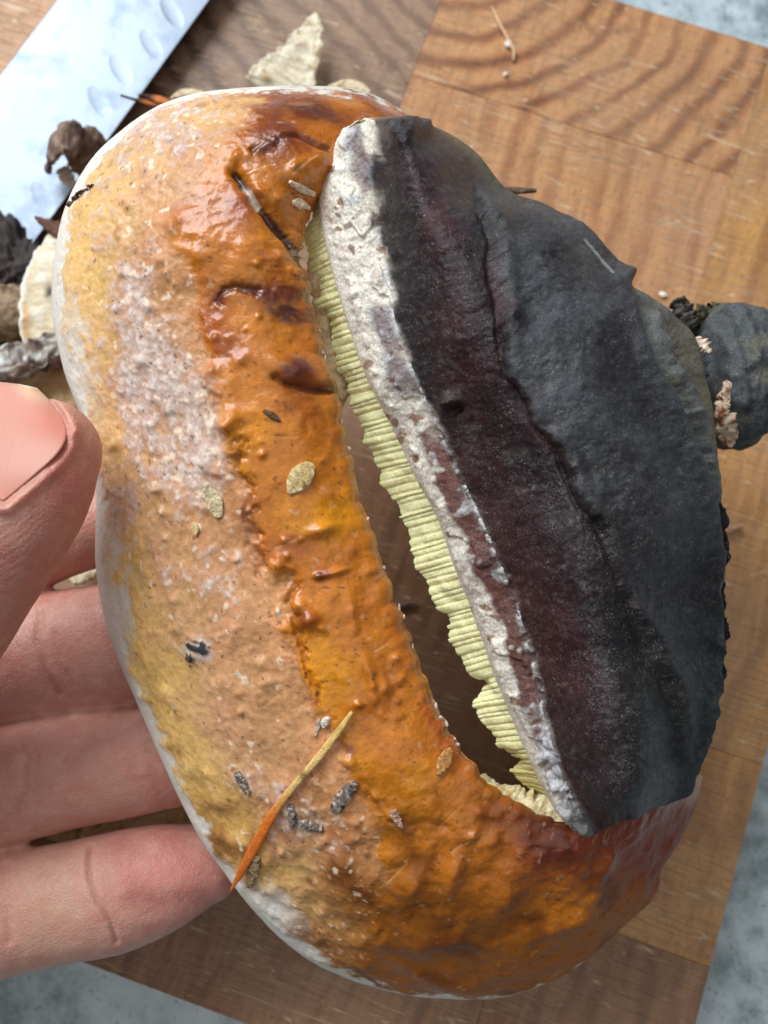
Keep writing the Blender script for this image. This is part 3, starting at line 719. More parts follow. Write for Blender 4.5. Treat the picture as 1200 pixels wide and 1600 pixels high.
def strip(name, pts, nrm, half, thick, mat, colfn, parent=None, cup=0.0, amp=.15, sc=2.0, n=70, m=28, jag=0.0, seed=0., roll=0.):
    """closed sliver swept along world points; half widths and thickness in metres"""
    C = spl(pts, n); wv = spl(np.asarray(half, float)[:, None], n)[:, 0]; wv = np.maximum(wv, 2e-5)
    th_ = spl(np.atleast_1d(thick).astype(float)[:, None], n)[:, 0] if np.ndim(thick) else np.full(n, thick)
    T = np.gradient(C, axis=0); T /= np.linalg.norm(T, axis=1)[:, None]
    nr = np.asarray(nrm, float); nr = spl(nr, n) if nr.ndim == 2 else np.broadcast_to(nr, C.shape)
    S = np.cross(T, nr); S /= np.linalg.norm(S, axis=1)[:, None]; B = np.cross(S, T)
    if np.ndim(roll) or roll:
        a = np.linspace(0, roll, n)[:, None]; S, B = S*np.cos(a)+B*np.sin(a), B*np.cos(a)-S*np.sin(a)
    fi = np.linspace(0, 2*np.pi, m, endpoint=False)[None, :]
    x = np.sign(np.cos(fi))*np.abs(np.cos(fi))**.7; z = np.sign(np.sin(fi))*np.abs(np.sin(fi))**.7
    st = np.linspace(0, 1, n)[:, None]
    jl = 1 + jag*(fbm(np.stack([st*.02+0*fi, np.sign(x)*.05+0*st, 0*st+0*fi], -1)+seed, 1.6, 4))*np.abs(x)
    P = C[:, None] + S[:, None]*(x*jl*wv[:, None])[..., None] + B[:, None]*(z*th_[:, None] + cup*x*x*wv[:, None])[..., None]
    f = fbm(P+seed, sc, 4)
    P = P + B[:, None]*(f*amp*.001)[..., None] + S[:, None]*(fbm(P+seed+3, sc, 3)*amp*.0006)[..., None]
    fc = fbm(np.stack([x*wv[:, None], st*.004+0*x, z*th_[:, None]], -1)+seed, .7, 3)   # fibres along the piece
    c = colfn(st+0*x, x+0*st, z+0*st, f, fc)
    org = C[n//2]
    return mesh(name, P, grid_faces(n, m, True), mat, parent, c, ngons=[list(range(m))[::-1], [(n-1)*m+j for j in range(m)]], origin=None if parent is not None else org)
def two(a, b, cdark=None):
    def f(st, x, z, f1, fc):
        c = np.broadcast_to(lin(a), st.shape+(3,)).copy()
        c = mixc(c, b, ss(-.3, .5, fc+.3*f1))
        if cdark is not None: c = mixc(c, cdark, ss(.15, .5, f1+.4*fc))
        return c
    return f
def twol(a, b, d=None):
    def f(p, n, dd):
        c = np.broadcast_to(lin(a), n.shape+(3,)).copy(); c = mixc(c, b, ss(-.2, .4, n))
        if d is not None: c = mixc(c, d, ss(.25, .5, -n))
        return c
    return f
def rot3(a): return np.array([[math.cos(math.radians(a)), math.sin(math.radians(a)), 0], [-math.sin(math.radians(a)), math.cos(math.radians(a)), 0], [0, 0, 1.]])
CX, CY, CZ = RC[:, 0], RC[:, 1], RC[:, 2]                        # camera axes in the world
CAX = np.stack([CX, CY, CZ])

# ---- attachment knob, its crust, torn flesh in the gap
def knobcol(p, n, d):
    c = np.broadcast_to(lin((84, 88, 90)), n.shape+(3,)).copy()
    st = np.sin(p[..., 0]*1000*1.9 + 2*n + p[..., 1]*300)
    c = mixc(c, (52, 55, 58), ss(.1, .9, st)*.6); c = mixc(c, (112, 110, 92), ss(.1, .5, n)*.6)
    return c
def kn(p, n, d): return knobcol(p, n, d)
lump('attachment_knob', cap(1146, 590, -27), CAX, (.0086, .0128, .013), M_BLACK, kn, black_cap, amp=.10, sc=9, n=140, m=110, seed=3, flat=.85)
kb = [o for o in black_cap.children if o.name.startswith('attachment_knob')][0]
a_ = kb.data.attributes.new('Rough', 'FLOAT', 'POINT'); a_.data.foreach_set('value', np.full(len(kb.data.vertices), .62, np.float32))
nk = lump('knob_neck', cap(1096, 602, -30), CAX, (.0100, .0096, .0100), M_BLACK, twol((52, 54, 58), (74, 74, 70)), black_cap, amp=.25, sc=5, seed=9)
a_ = nk.data.attributes.new('Rough', 'FLOAT', 'POINT'); a_.data.foreach_set('value', np.full(len(nk.data.vertices), .75, np.float32))
strip('pale_crust', [cap(1136, 596, -12.6), cap(1131, 622, -12.4), cap(1128, 645, -12.8), cap(1136, 670, -14.2), cap(1138, 690, -16.5)], CZ, [.0004, .0009, .0013, .0019, .0007], .0011, M_FLESH, two((196, 166, 140), (222, 206, 186), (130, 82, 54)), black_cap, amp=1.0, sc=1.5, jag=.7)
strip('pale_crust', [cap(1090, 527, -14), cap(1098, 540, -13.6), cap(1108, 552, -13.4)], CZ, [.0003, .0010, .0004], .0007, M_FLESH, two((214, 190, 172), (236, 226, 214), (150, 110, 84)), black_cap, amp=.8, sc=1.2, jag=.7)
strip('dark_tuft', [cap(1062, 470, -24), cap(1066, 490, -23), cap(1080, 515, -22)], CZ, [.0007, .0016, .0014], .0014, M_BITS, two((58, 54, 50), (92, 88, 82)), black_cap, amp=1.6, sc=1.2, jag=.9)
strip('mossy_edge', [cap(1082, 508, -24), cap(1098, 492, -24), cap(1125, 484, -24), cap(1146, 484, -25)], CZ, [.0008, .0014, .0010, .0004], .0010, M_BITS, two((66, 66, 44), (104, 100, 72), (40, 40, 30)), black_cap, amp=1.4, sc=1.2, jag=.9)
fl = two((208, 184, 148), (232, 216, 188), (170, 130, 92))
strip('torn_flesh', [cap(484, 412, -6), cap(494, 440, -6), cap(502, 475, -6.5), cap(510, 530, -7), cap(518, 575, -6.5), cap(524, 612, -7), cap(527, 640, -9)], CZ, [.0006, .0013, .0019, .0014, .0021, .0022, .0006], .0022, M_FLESH, fl, mush, amp=1.2, sc=4., n=160, m=40, jag=.4)
strip('torn_flesh', [cap(748, 1216, -5.5), cap(775, 1236, -4.5), cap(810, 1252, -3.5), cap(845, 1268, -3), cap(880, 1290, -2.5), cap(912, 1306, -3)], CZ, [.0006, .0012, .0020, .0030, .0020, .0008], .0024, M_FLESH, two((214, 200, 156), (234, 224, 190), (180, 156, 96)), mush, amp=1.1, sc=2.2, n=160, m=40, jag=.6)
for k_, (uu, vv, hh_, rx, ry) in enumerate(((1106, 800, -11, .0022, .0040), (1116, 852, -12, .0018, .0034), (1108, 925, -12, .0022, .0036), (1114, 985, -13, .0020, .0038), (1092, 1010, -8, .0024, .0030), (1104, 1062, -12, .0022, .0034), (1062, 1062, -4, .0026, .0022), (1084, 1110, -9, .0024, .0030))):
    ch = lump('charred_clump', cap(uu, vv, hh_), rot3(20-7*k_) @ CAX, (rx, ry, .0032), M_BLACK, twol((26, 26, 29), (40, 41, 44), (18, 18, 20)), black_cap, amp=.42, sc=2.6, n=64, m=44, seed=20+k_)
    a_ = ch.data.attributes.new('Rough', 'FLOAT', 'POINT'); a_.data.foreach_set('value', np.full(len(ch.data.vertices), .6, np.float32))
for k_ in range(26):                                            # crumbs of broken crust along the inner edge
    ii = rng.uniform(9, 20.5); r_ = spl(OI, 2900)[int(ii/28*2899)]; uu, vv = r_[2]+rng.uniform(-3, 4), r_[3]+rng.uniform(-3, 3)
    if rng.uniform() < .45: continue
    i_ = np.argmin((ORANGE_UV[0][:, -8]-uu)**2+(ORANGE_UV[1][:, -8]-vv)**2)
    lump('crust_crumb', ORANGE_P[i_, -3] + ORANGE_N[i_, -8]*.0001, CAX, (rng.uniform(.0001, .0003), rng.uniform(.0002, .0006), .0002), M_BITS, twol((216, 206, 190), (238, 232, 222), (150, 130, 110)), orange_cap, amp=.5, n=12, m=8, seed=k_)

# ================================================================ the hand
hand_parts = []
def tube(pts, seg=44, n=80):
    """pts: (u, v, h, radius across mm, radius deep mm); rounded ends"""
    A = spl(np.array(pts, float), n)
    C = cap(A[:, 0], A[:, 1], A[:, 2])
    T = np.gradient(C, axis=0); T /= np.linalg.norm(T, axis=1)[:, None]
    S = np.cross(T, CZ); S /= np.linalg.norm(S, axis=1)[:, None]; B = np.cross(S, T)
    fi = np.linspace(0, 2*np.pi, seg, endpoint=False)
    rings = []
    ra, rb = A[:, 3]*.001, A[:, 4]*.001
    e = 14
    def ring(c, t_, s_, b_, x, y): return c + s_*(np.cos(fi)*x)[:, None] + b_*(np.sin(fi)*y)[:, None]
    for j in range(e):
        a = np.pi/2*(1-j/e); rings.append(ring(C[0]-T[0]*ra[0]*.8*np.sin(a), T[0], S[0], B[0], ra[0]*np.cos(a)+1e-6, rb[0]*np.cos(a)+1e-6))
    for j in range(n): rings.append(ring(C[j], T[j], S[j], B[j], ra[j], rb[j]))
    for j in range(1, e+1):
        a = np.pi/2*j/e; rings.append(ring(C[-1]+T[-1]*ra[-1]*.95*np.sin(a), T[-1], S[-1], B[-1], ra[-1]*np.cos(a)+1e-6, rb[-1]*np.cos(a)+1e-6))
    R_ = np.array(rings); m = len(rings)
    hand_parts.append((R_.reshape(-1, 3), grid_faces(m, seg, True), [list(range(seg))[::-1], [(m-1)*seg+j for j in range(seg)]]))
# thumb
tube([(-330, 1320, -8, 13, 13), (-205, 1130, 0, 11.5, 11.5), (-92, 968, 7, 10.4, 10.2), (-38, 890, 10, 9.6, 9.4), (8, 815, 11.5, 9.7, 9.2), (46, 755, 11, 9.3, 8.6), (72, 706, 9.5, 8.2, 7.2)])
# index finger, mostly behind the thumb
tube([(-420, 1080, -26, 11, 11), (-180, 950, -26, 9.8, 9.6), (-20, 880, -25, 8.6, 8.4), (130, 830, -24, 7.2, 7.2), (260, 790, -24, 7.6, 7)])
# three fingers seen from their palm side
tube([(-420, 1190, -27, 12, 11), (-190, 1085, -25, 11.2, 10), (-60, 1042, -23, 11.2, 10), (60, 1024, -23, 11.2, 9.2), (180, 1008, -22.5, 11.2, 9), (300, 985, -22.5, 9.2, 8), (380, 975, -23, 8, 7)])
tube([(-420, 1320, -27, 12, 11), (-190, 1265, -23, 11.5, 10), (-60, 1240, -20.5, 11, 9.8), (80, 1208, -20, 10.4, 9), (200, 1188, -20, 9.9, 8.8), (320, 1165, -21, 9.2, 8), (400, 1150, -22, 8.0, 7)])
tube([(-420, 1470, -25, 11, 10.5), (-190, 1455, -20, 10.7, 9.8), (-40, 1434, -17.5, 11.0, 9.5), (70, 1416, -16.8, 10.2, 8.7), (170, 1396, -17, 10.3, 8.7), (250, 1372, -18, 9.4, 8), (318, 1350, -20, 7.2, 6.4)])
# palm and wrist, left of the picture
tube([(-1000, 1420, -20, 23, 18), (-780, 1390, -22, 26, 17), (-600, 1330, -26, 34, 15), (-430, 1270, -27, 33, 12.5), (-360, 1255, -27, 30, 11)])
off = 0; VV, FF, NG = [], [], []
for v_, f_, g_ in hand_parts:
    VV.append(v_); FF.append(f_+off); NG += [[i+off for i in g] for g in g_]; off += len(v_)
tmp = mesh('hand_raw', np.concatenate(VV), np.concatenate(FF), M_SKIN, ngons=NG)
md = tmp.modifiers.new('r', 'REMESH'); md.mode = 'VOXEL'; md.voxel_size = .00062
md = tmp.modifiers.new('s', 'SMOOTH'); md.iterations = 14; md.factor = .5
md = tmp.modifiers.new('d', 'SUBSURF'); md.levels = 1; md.render_levels = 1
dg = bpy.context.evaluated_depsgraph_get(); dg.update()
ev = tmp.evaluated_get(dg); em = ev.to_mesh()
nv = len(em.vertices); P = np.empty(nv*3, np.float32); em.vertices.foreach_get('co', P); P = P.reshape(-1, 3).astype(float)
Nn = np.empty(nv*3, np.float32); em.vertices.foreach_get('normal', Nn); Nn = Nn.reshape(-1, 3).astype(float)
nl = len(em.loops); L = np.empty(nl, np.int32); em.loops.foreach_get('vertex_index', L); FQ = L.reshape(-1, 4)
ev.to_mesh_clear(); raw = tmp.data; bpy.data.objects.remove(tmp); bpy.data.meshes.remove(raw)
def proj(P):
    c = (P-CAM) @ RC; d = -c[:, 2]
    return W/2 + c[:, 0]/d*FPX, H/2 - c[:, 1]/d*FPX, (D_CAP-d)*1000
u, v, hh = proj(P)
front = np.clip(Nn @ CZ*1.5+.3, 0, 1)
isth = (hh > -9) & (v < 1320) | (hh > -4)
# nail plate (thumb), as a smooth surface given by two side curves
nR = spl(np.array([[6, 782, 18.2], [52, 744, 18.6], [92, 706, 17.2], [104, 672, 14.4], [84, 634, 11.0], [58, 606, 8.0]]), 60)
nL = spl(np.array([[-150, 745, 8], [-120, 700, 8], [-92, 655, 7.4], [-66, 622, 6.5], [-20, 598, 6.0], [30, 600, 6.6]]), 60)
bq = np.linspace(0, 1, 48)[None, :]
nu = nR[:, :1]*(1-bq)+nL[:, :1]*bq; nv_ = nR[:, 1:2]*(1-bq)+nL[:, 1:2]*bq; nh = nR[:, 2:]*(1-bq)+nL[:, 2:]*bq + 4*2.0*bq*(1-bq)
# press the thumb's flesh below the plate: nearest plate sample for the vertices around it
m = isth & (u > -150) & (u < 135) & (v > 585) & (v < 820) & (Nn@CZ > -.1)
idx = np.where(m)[0]
pu, pv, ph_ = nu.ravel(), nv_.ravel(), nh.ravel()
for c0 in range(0, len(idx), 2000):
    ii = idx[c0:c0+2000]
    dd = (u[ii, None]-pu)**2+(v[ii, None]-pv)**2; j = dd.argmin(1); dist = np.sqrt(dd.min(1))
    tgt = ph_[j]-.28
    wgt = ss(11, 2, dist)
    newh = np.where(hh[ii] > tgt, hh[ii]+(tgt-hh[ii])*wgt, hh[ii])
    swell = .75*np.exp(-((dist-14)/9)**2)*(dist > 2)
    hh[ii] = newh + swell
P = cap(u, v, hh)
# creases: (polyline, half width px, depth mm)
dsp = np.zeros(nv)
def crease(pl, w, d, sel, swell=.0):
    global dsp
    w = w*1.5; d = d*.62
    dd, _ = seg_dist(u, v, pl); dsp -= np.where(sel, d*np.exp(-(dd/w)**2) - swell*np.exp(-(dd/(w*5))**2), 0)*front
fg = ~isth
crease([(141, 1322), (137, 1345), (140, 1375), (152, 1410), (172, 1440), (182, 1470)], 2.6, .95, fg & (v > 1290), .25)
crease([(4, 1352), (2, 1390), (8, 1430), (14, 1470)], 4, .5, fg & (v > 1290), .15)
crease([(14, 1350), (12, 1390), (20, 1440)], 3, .3, fg & (v > 1290))
crease([(215, 1404), (250, 1408), (320, 1404)], 14, .55, fg & (v > 1290), .0)
crease([(232, 1160), (236, 1200), (250, 1245), (262, 1275)], 6, .3, fg & (v > 1120) & (v < 1300), .15)
crease([(30, 1150), (42, 1180), (38, 1225), (28, 1270)], 5, .42, fg & (v > 1120) & (v < 1310), .15)
crease([(44, 1140), (58, 1180), (54, 1220)], 3, .25, fg & (v > 1120) & (v < 1310))
crease([(64, 960), (58, 1000), (70, 1050), (92, 1082)], 5, .7, fg & (v < 1120), .2)
crease([(86, 990), (96, 1040), (112, 1070)], 4, .35, fg & (v < 1120))
for k_ in range(7): crease([(-6, 840+k_*13), (34+k_*2, 812+k_*13), (58+k_, 790+k_*12)], 2.4, .10, isth & (v < 960))
dsp += .16*fbm(P, 9, 3) + .05*fbm(P, 2.2, 3)
# little torn cuticle beside the nail
dsp += np.where(isth, .55*blob(u, v, 112, 676, 7, 10, 20)*(1+fbm(P, 1.2, 2)), 0)
P = P + Nn*(dsp*.001)[:, None]
c = np.broadcast_to(lin((198, 150, 134)), (nv, 3)).copy()
c = mixc(c, (206, 116, 104), np.where(isth, .65*blob(u, v, 120, 740, 60, 90, 0), 0))
c = mixc(c, (226, 160, 132), np.where(isth, .5*blob(u, v, 140, 690, 40, 50, 0), 0))
c = mixc(c, (206, 112, 100), np.where(isth, .45*blob(u, v, 60, 900, 70, 120, 30), 0))
c = mixc(c, (222, 140, 134), np.where(fg & (v > 1290), .65*blob(u, v, 260, 1360, 110, 70), 0))
c = mixc(c, (206, 178, 150), np.where(fg & (v > 1290), .55*blob(u, v, 70, 1420, 70, 70), 0))
c = mixc(c, (184, 128, 114), np.where(fg & (v < 1300), .35, 0))
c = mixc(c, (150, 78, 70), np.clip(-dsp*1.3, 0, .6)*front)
hand = thing('hand', 'hand holding the orange rim of the mushroom between thumb and fingers', 'hand', cap(-700, 1380, -40))
mesh('skin', P, FQ, M_SKIN, hand, c)
# the nail itself, a thin closed plate
q0 = np.stack([nu, nv_, nh], -1)
a = np.linspace(0, 1, 60)[:, None]
nc = np.broadcast_to(lin((206, 146, 130)), nu.shape+(3,)).copy()
nc = mixc(nc, (208, 112, 94), .6*np.exp(-((a-.62)/.16)**2)*np.exp(-((bq-.1)/.35)**2))
nc = mixc(nc, (226, 184, 150), ss(.78, .96, a+.08*np.sin(bq*5))*.8)
nc = mixc(nc, (238, 222, 200), ss(.95, .99, a+0*bq)*.8)
top = cap(nu, nv_, nh); bot = cap(nu, nv_, nh-.55)
ringv = np.concatenate([top, bot[:, ::-1]], 1); ringc = np.concatenate([nc, nc[:, ::-1]], 1)
mesh('nail', ringv, grid_faces(60, 96, True), M_NAIL, hand, ringc, ngons=[list(range(96))[::-1], [59*96+j for j in range(96)]])

# ================================================================ the knife
def blade_pt(u, v, z): return onb(u, v, z)
E0, E1 = onb(36, 402, .0060), onb(505, -245, .0060)             # cutting edge: heel -> tip side
ax = E1-E0; Lk = np.linalg.norm(ax); ax /= Lk
S_ = onb(95, 0, .0072); wv = (S_-E0) - ax*((S_-E0)@ax); wd_ = np.linalg.norm(wv); wx = wv/wd_
nk_ = np.cross(ax, wx); nk_ *= np.sign(nk_[2])
knife = thing('chef_knife', 'broad steel knife blade with a dimpled edge lying on the board', 'knife', onb(60, 200, 0))
na, nb2 = 700, 200
a = np.linspace(-.0, 1, na)[:, None]*Lk; b = np.linspace(0, 1, nb2)[None, :]*wd_
thk = .0010*(.15+.85*(b/wd_)**.8) + 0*a                       # half thickness, ground to the edge
dimp = np.zeros((na, nb2))
e_ = np.array([0, 0, 0.]); 
for du, dv in ((268, 18), (236, 68), (188, 108), (155, 158), (110, 232), (66, 308), (24, 358), (312, -40), (360, -105)):
    p = onb(du, dv, .007)-E0; pa, pb = p@ax, p@wx
    ra = (a-pa); rb = (b-pb); cth, sth = math.cos(.5), math.sin(.5)
    x_ = (rb*cth+ra*sth)/.0046; y_ = (-rb*sth+ra*cth)/.0020
    dimp = np.maximum(dimp, np.clip(1-(x_*x_+y_*y_), 0, 1)**.8)
topP = E0 + ax*a[..., None] + wx*b[..., None] + nk_*((thk-.00012*dimp)[..., None])
botP = E0 + ax*a[..., None] + wx*b[..., None] - nk_*(thk[..., None])
nr_ = nb2*2
mesh('blade', np.concatenate([topP, botP[:, ::-1]], 1), grid_faces(na, nr_, True), M_STEEL, knife, ngons=[list(range(nr_))[::-1], [(na-1)*nr_+j for j in range(nr_)]])
hp = [E0 + wx*wd_*.72 - ax*k_ + nk_*0 for k_ in (-.004, .01, .03, .06, .09, .115)]
strip('handle', hp, nk_, [.0085, .0095, .011, .0105, .0115, .008], .0075, M_HANDLE, two((40, 40, 42), (52, 52, 54)), knife, amp=.0, n=60, m=28)

# ================================================================ scraps on the board and the knife
UP = np.array([0, 0, 1.])
def B(pl, z): return [onb(p[0], p[1], z if np.ndim(z) == 0 else z[i]) for i, p in enumerate(pl)]
cream = two((214, 196, 160), (236, 224, 196), (176, 146, 106)); bark = two((70, 52, 44), (112, 88, 72), (40, 30, 28))
o = strip('wood_flake', B([(438, 150), (446, 128), (460, 105), (478, 70), (490, 40), (493, 24)], [.004, .005, .006, .007, .007, .006]), UP + .2*CX, [.0086, .0080, .0060, .0042, .0022, .0005], .0006, M_FLESH, two((226, 214, 184), (244, 238, 220), (196, 172, 136)), amp=.9, sc=3., jag=.22, cup=.12, n=120, m=40)
tag(o, 'pale pointed flake standing out past the top of the orange cap', 'flake')
o = strip('flesh_sliver', B([(500, 146), (535, 134), (560, 136), (578, 146)], .012), UP, [.0006, .0013, .0012, .0004], .0006, M_FLESH, cream, amp=.3); tag(o, 'thin cream sliver behind the red-brown top of the orange cap', 'sliver')
o = strip('flesh_sliver', B([(268, 156), (290, 145), (318, 146)], .016), UP, [.0003, .0011, .0004], .0005, M_FLESH, cream, amp=.3); tag(o, 'small cream sliver beside the pair of pine needles', 'sliver')
for k_, (pl, w_) in enumerate((([(188, 149), (212, 156), (236, 160), (262, 166)], [.00012, .0003, .0008, .0005]), ([(216, 148), (232, 151), (250, 156), (266, 161)], [.00012, .0004, .0009, .0005]))):
    o = strip('pine_needle', B(pl, .014+.001*k_), UP, w_, .0004, M_BITS, lambda st, x, z, f, fc: mixc(mixc(np.broadcast_to(lin((60, 44, 40)), st.shape+(3,)).copy(), (206, 118, 58), ss(.35, .6, st)), (150, 78, 34), ss(.1, .5, fc)*.6), amp=.1, m=14)
    tag(o, ('orange-brown pine needle with a long dark tip over the knife blade', 'shorter orange-brown pine needle end beside the long-tipped one at the knife')[k_], 'pine needle', 'pine needle ends by the knife')
# curled shaving on the blade
o = strip('curled_shaving', B([(150, 262), (128, 226), (96, 212), (80, 232), (76, 262)], [.011, .018, .021, .017, .011]), [UP, UP, .6*UP-.6*CX, -.9*CX, -.9*CX-.3*UP], [.0046, .0050, .0044, .0036, .0020], .0006, M_BITS, two((112, 84, 72), (160, 138, 120), (70, 44, 40)), amp=1.2, sc=3.5, jag=.3, cup=-.25, n=120, m=36)
tag(o, 'curled brown bark shaving lying on the knife blade', 'shaving')
o = strip('flesh_sliver', B([(96, 262), (104, 276), (114, 290)], [.012, .011, .010]), UP, [.0012, .0018, .0010], .0007, M_BITS, two((196, 178, 158), (222, 208, 190), (120, 92, 78)), amp=.6, jag=.4); tag(o, 'small pale sliver under the curled bark shaving', 'sliver')
o = strip('bark_splinter', B([(56, 340), (72, 350), (88, 358), (100, 372)], .012), UP, [.0002, .0012, .0017, .0012], .0008, M_BITS, two((92, 58, 44), (120, 84, 66), (50, 32, 28)), amp=.5, jag=.4); tag(o, 'small pointed brown splinter at the knife edge', 'splinter')
WAX = np.stack([[1, 0, 0], [0, 1, 0], [0, 0, 1]]).astype(float)
def rot(a):
    c_, s_ = math.cos(math.radians(a)), math.sin(math.radians(a)); return np.array([[c_, s_, 0], [-s_, c_, 0], [0, 0, 1.]])
o = lump('bark_lump', onb(22, 440, .004), rot(-50), (.017, .010, .006), M_BITS, twol((44, 38, 36), (66, 56, 52), (26, 22, 22)), amp=.45, sc=5, n=160, m=90, seed=2); tag(o, 'dark crumbly lump of bark below the knife heel', 'bark')
o = lump('bark_lump', onb(60, 505, .003), rot(30), (.010, .008, .005), M_BITS, twol((40, 34, 34), (62, 50, 46), (24, 20, 20)), amp=.45, sc=4, n=120, m=70, seed=6); tag(o, 'dark bark lump beside the cream slice with a hole', 'bark')
o = lump('round_lump', onb(8, 488, .010), rot(20), (.0062, .0064, .0055), M_BITS, twol((140, 116, 92), (176, 152, 124), (96, 66, 52)), amp=.12, sc=4, n=90, m=60, seed=4); tag(o, 'rounded light brown lump in front of the dark bark', 'lump')
def slicecol(st, x, z, f, fc):
    c = np.broadcast_to(lin((222, 206, 174)), st.shape+(3,)).copy(); c = mixc(c, (238, 230, 212), ss(-.2, .4, f)); c = mixc(c, (206, 160, 108), ss(.55, .75, st)*ss(.2, .6, x)*.8)
    c = mixc(c, (244, 240, 230), ss(.75, .95, np.abs(x))); c = mixc(c, (60, 44, 38), np.exp(-((st-.55)/.06)**2-((x+.35)/.16)**2)*1.2); return c
o = strip('flesh_slice', B([(96, 372), (82, 405), (70, 450), (64, 500), (62, 545)], [.010, .012, .013, .013, .012]), UP, [.0025, .0040, .0048, .0044, .0030], .0012, M_FLESH, slicecol, amp=.8, sc=4., jag=.12, cup=.2, n=100, m=36); tag(o, 'cream mushroom slice with a small dark hole beside the bark', 'slice')
o = strip('crusty_stick', B([(-50, 585), (0, 572), (40, 562), (70, 552), (100, 534)], [.012, .014, .016, .016, .015]), UP, [.0036, .0040, .0036, .0036, .0026], .0030, M_BITS, two((132, 112, 98), (216, 220, 216), (78, 58, 50)), amp=1.6, sc=3., jag=.25, n=140, m=40); tag(o, 'short stick crusted with pale flakes behind the thumb tip', 'stick')
o = strip('flesh_slice', B([(-60, 650), (0, 632), (50, 612), (100, 598), (150, 600)], [.004, .006, .008, .009, .009]), UP, [.0075, .0082, .0082, .0075, .0058], .0016, M_FLESH, two((196, 160, 118), (220, 192, 152), (160, 120, 84)), amp=.9, sc=5., jag=.15, cup=.06, n=120, m=36); tag(o, 'tan mushroom slice under the crusty stick behind the thumb', 'slice')
o = strip('flesh_slice', B([(-10, 668), (8, 648), (30, 626), (52, 612)], [.013, .013, .013, .012]), UP, [.0016, .0020, .0018, .0010], .0010, M_FLESH, two((206, 206, 200), (230, 230, 226), (150, 140, 130)), amp=.8, sc=2., jag=.4); tag(o, 'white crusted edge piece touching the thumb nail tip', 'slice')
o = strip('flesh_slice', B([(75, 1306), (120, 1302), (180, 1296), (240, 1288), (310, 1270)], .004), UP, [.0006, .0026, .0030, .0030, .0024], .0009, M_FLESH, two((206, 170, 118), (226, 204, 160), (170, 130, 84)), amp=.5, sc=4., jag=.2, n=100, m=30); tag(o, 'cream slice on the board seen between two lower fingers', 'slice')
o = strip('flesh_slice', B([(110, 905), (132, 885), (158, 868)], .006), UP, [.0020, .0034, .0024], .0009, M_FLESH, cream, amp=.5, sc=3., jag=.2); tag(o, 'small pale slice seen between thumb and first finger', 'slice')
# small litter on the board
def crumb(u, v, r, col, label, cat='crumb', grp=None):
    o = lump('crumb', onb(u, v, r*.5), rot(rng.uniform(0, 180)), (r, r*.8, r*.6), M_BITS, twol(col, tuple(min(255, x+20) for x in col)), amp=.5, n=20, m=14, seed=u); tag(o, label, cat, grp)
crumb(795, 69, .0010, (226, 214, 200), 'white crumb at the end of the thin curved shaving on the board')
crumb(790, 116, .0007, (220, 206, 190), 'tiny pale crumb on the ring-grained board block')
crumb(1036, 461, .0008, (236, 226, 216), 'white crumb on the board beside the dark tuft of the knob')
crumb(907, 702/2+350-0, .0004, (110, 78, 66), 'tiny brown crumb on the board beside the black cap')
o = strip('thin_shaving', B([(768, 10), (780, 35), (794, 62), (803, 80), (802, 94)], .0008), UP, [.0002, .0004, .0004, .0004, .0002], .0003, M_BITS, two((214, 176, 132), (230, 200, 160)), amp=.15, m=12); tag(o, 'thin curved wood shaving on the ring-grained board block', 'shaving')
o = strip('twig', B([(1118, 834), (1138, 828), (1160, 821)], .0012), UP, [.0007, .0008, .0004], .0006, M_BITS, two((176, 134, 104), (206, 170, 140)), amp=.15, m=14); tag(o, 'short pale twig on the board right of the black cap', 'twig')
o = strip('twig', B([(600, 948), (625, 946), (650, 941)], .0010), UP, [.0005, .0006, .0003], .0005, M_BITS, two((120, 100, 88), (150, 128, 112)), amp=.15, m=14); tag(o, 'thin grey twig on the board seen through the gap', 'twig')
o = strip('twig', [cap(780, 296, -25), cap(812, 298, -25), cap(838, 297, -25)], CZ, [.0005, .0006, .0003], .0005, M_BITS, two((92, 74, 58), (130, 108, 88)), amp=.2, m=14); tag(o, 'short brown twig poking out behind the black cap', 'twig')

# ================================================================ bits lying on the orange cap
OU, OV = ORANGE_UV
def on_cap(u, v):
    i = np.argmin((OU-u)**2+(OV-v)**2); i, j = np.unravel_index(i, OU.shape); return ORANGE_P[i, j], ORANGE_N[i, j]
def capbit(name, pl, half_px, thick, colfn, label, cat, grp=None, lift=.0002, **kw):
    pp, nn = zip(*[on_cap(*p) for p in pl]); nn = np.array(nn); nm = nn.mean(0); nm /= np.linalg.norm(nm)
    pts = [p + nm*lift for p in pp]
    o = strip(name, pts, nm, [x*.0001 for x in half_px], thick, M_BITS, colfn, **kw); tag(o, label, cat, grp); return o
# long needle: rests on the cap, its tip past the edge
npl = [(553, 1108), (530, 1140), (497, 1183), (462, 1225), (430, 1268), (402, 1315), (378, 1360)]
pp = [on_cap(*p) for p in npl]; nm = np.mean([b for _, b in pp], 0); nm /= np.linalg.norm(nm)
pts = [p + nm*.0008 for p, _ in pp]
d = pts[-1]-pts[-2]; pts.append(pts[-1]+d*.62)
def needle(st, x, z, f, fc):
    c = np.broadcast_to(lin((226, 190, 118)), st.shape+(3,)).copy(); c = mixc(c, (222, 118, 34), ss(.38, .62, st)); c = mixc(c, (238, 214, 150), ss(.25, .05, np.abs(x))*.7*(1-ss(.4, .6, st))); c = mixc(c, (120, 84, 50), np.exp(-((st-.36)/.02)**2)*.8); return mixc(c, (150, 90, 40), ss(.2, .6, fc)*.5)
o = strip('pine_needle', pts, nm, [.0003, .00055, .00055, .00055, .0007, .0008, .0006, .0001], .0004, M_BITS, needle, amp=.12, n=120, m=18); tag(o, 'long dry pine needle, straw to orange, lying across the orange cap', 'pine needle')
seed = two((206, 178, 120), (234, 214, 166), (166, 128, 76))
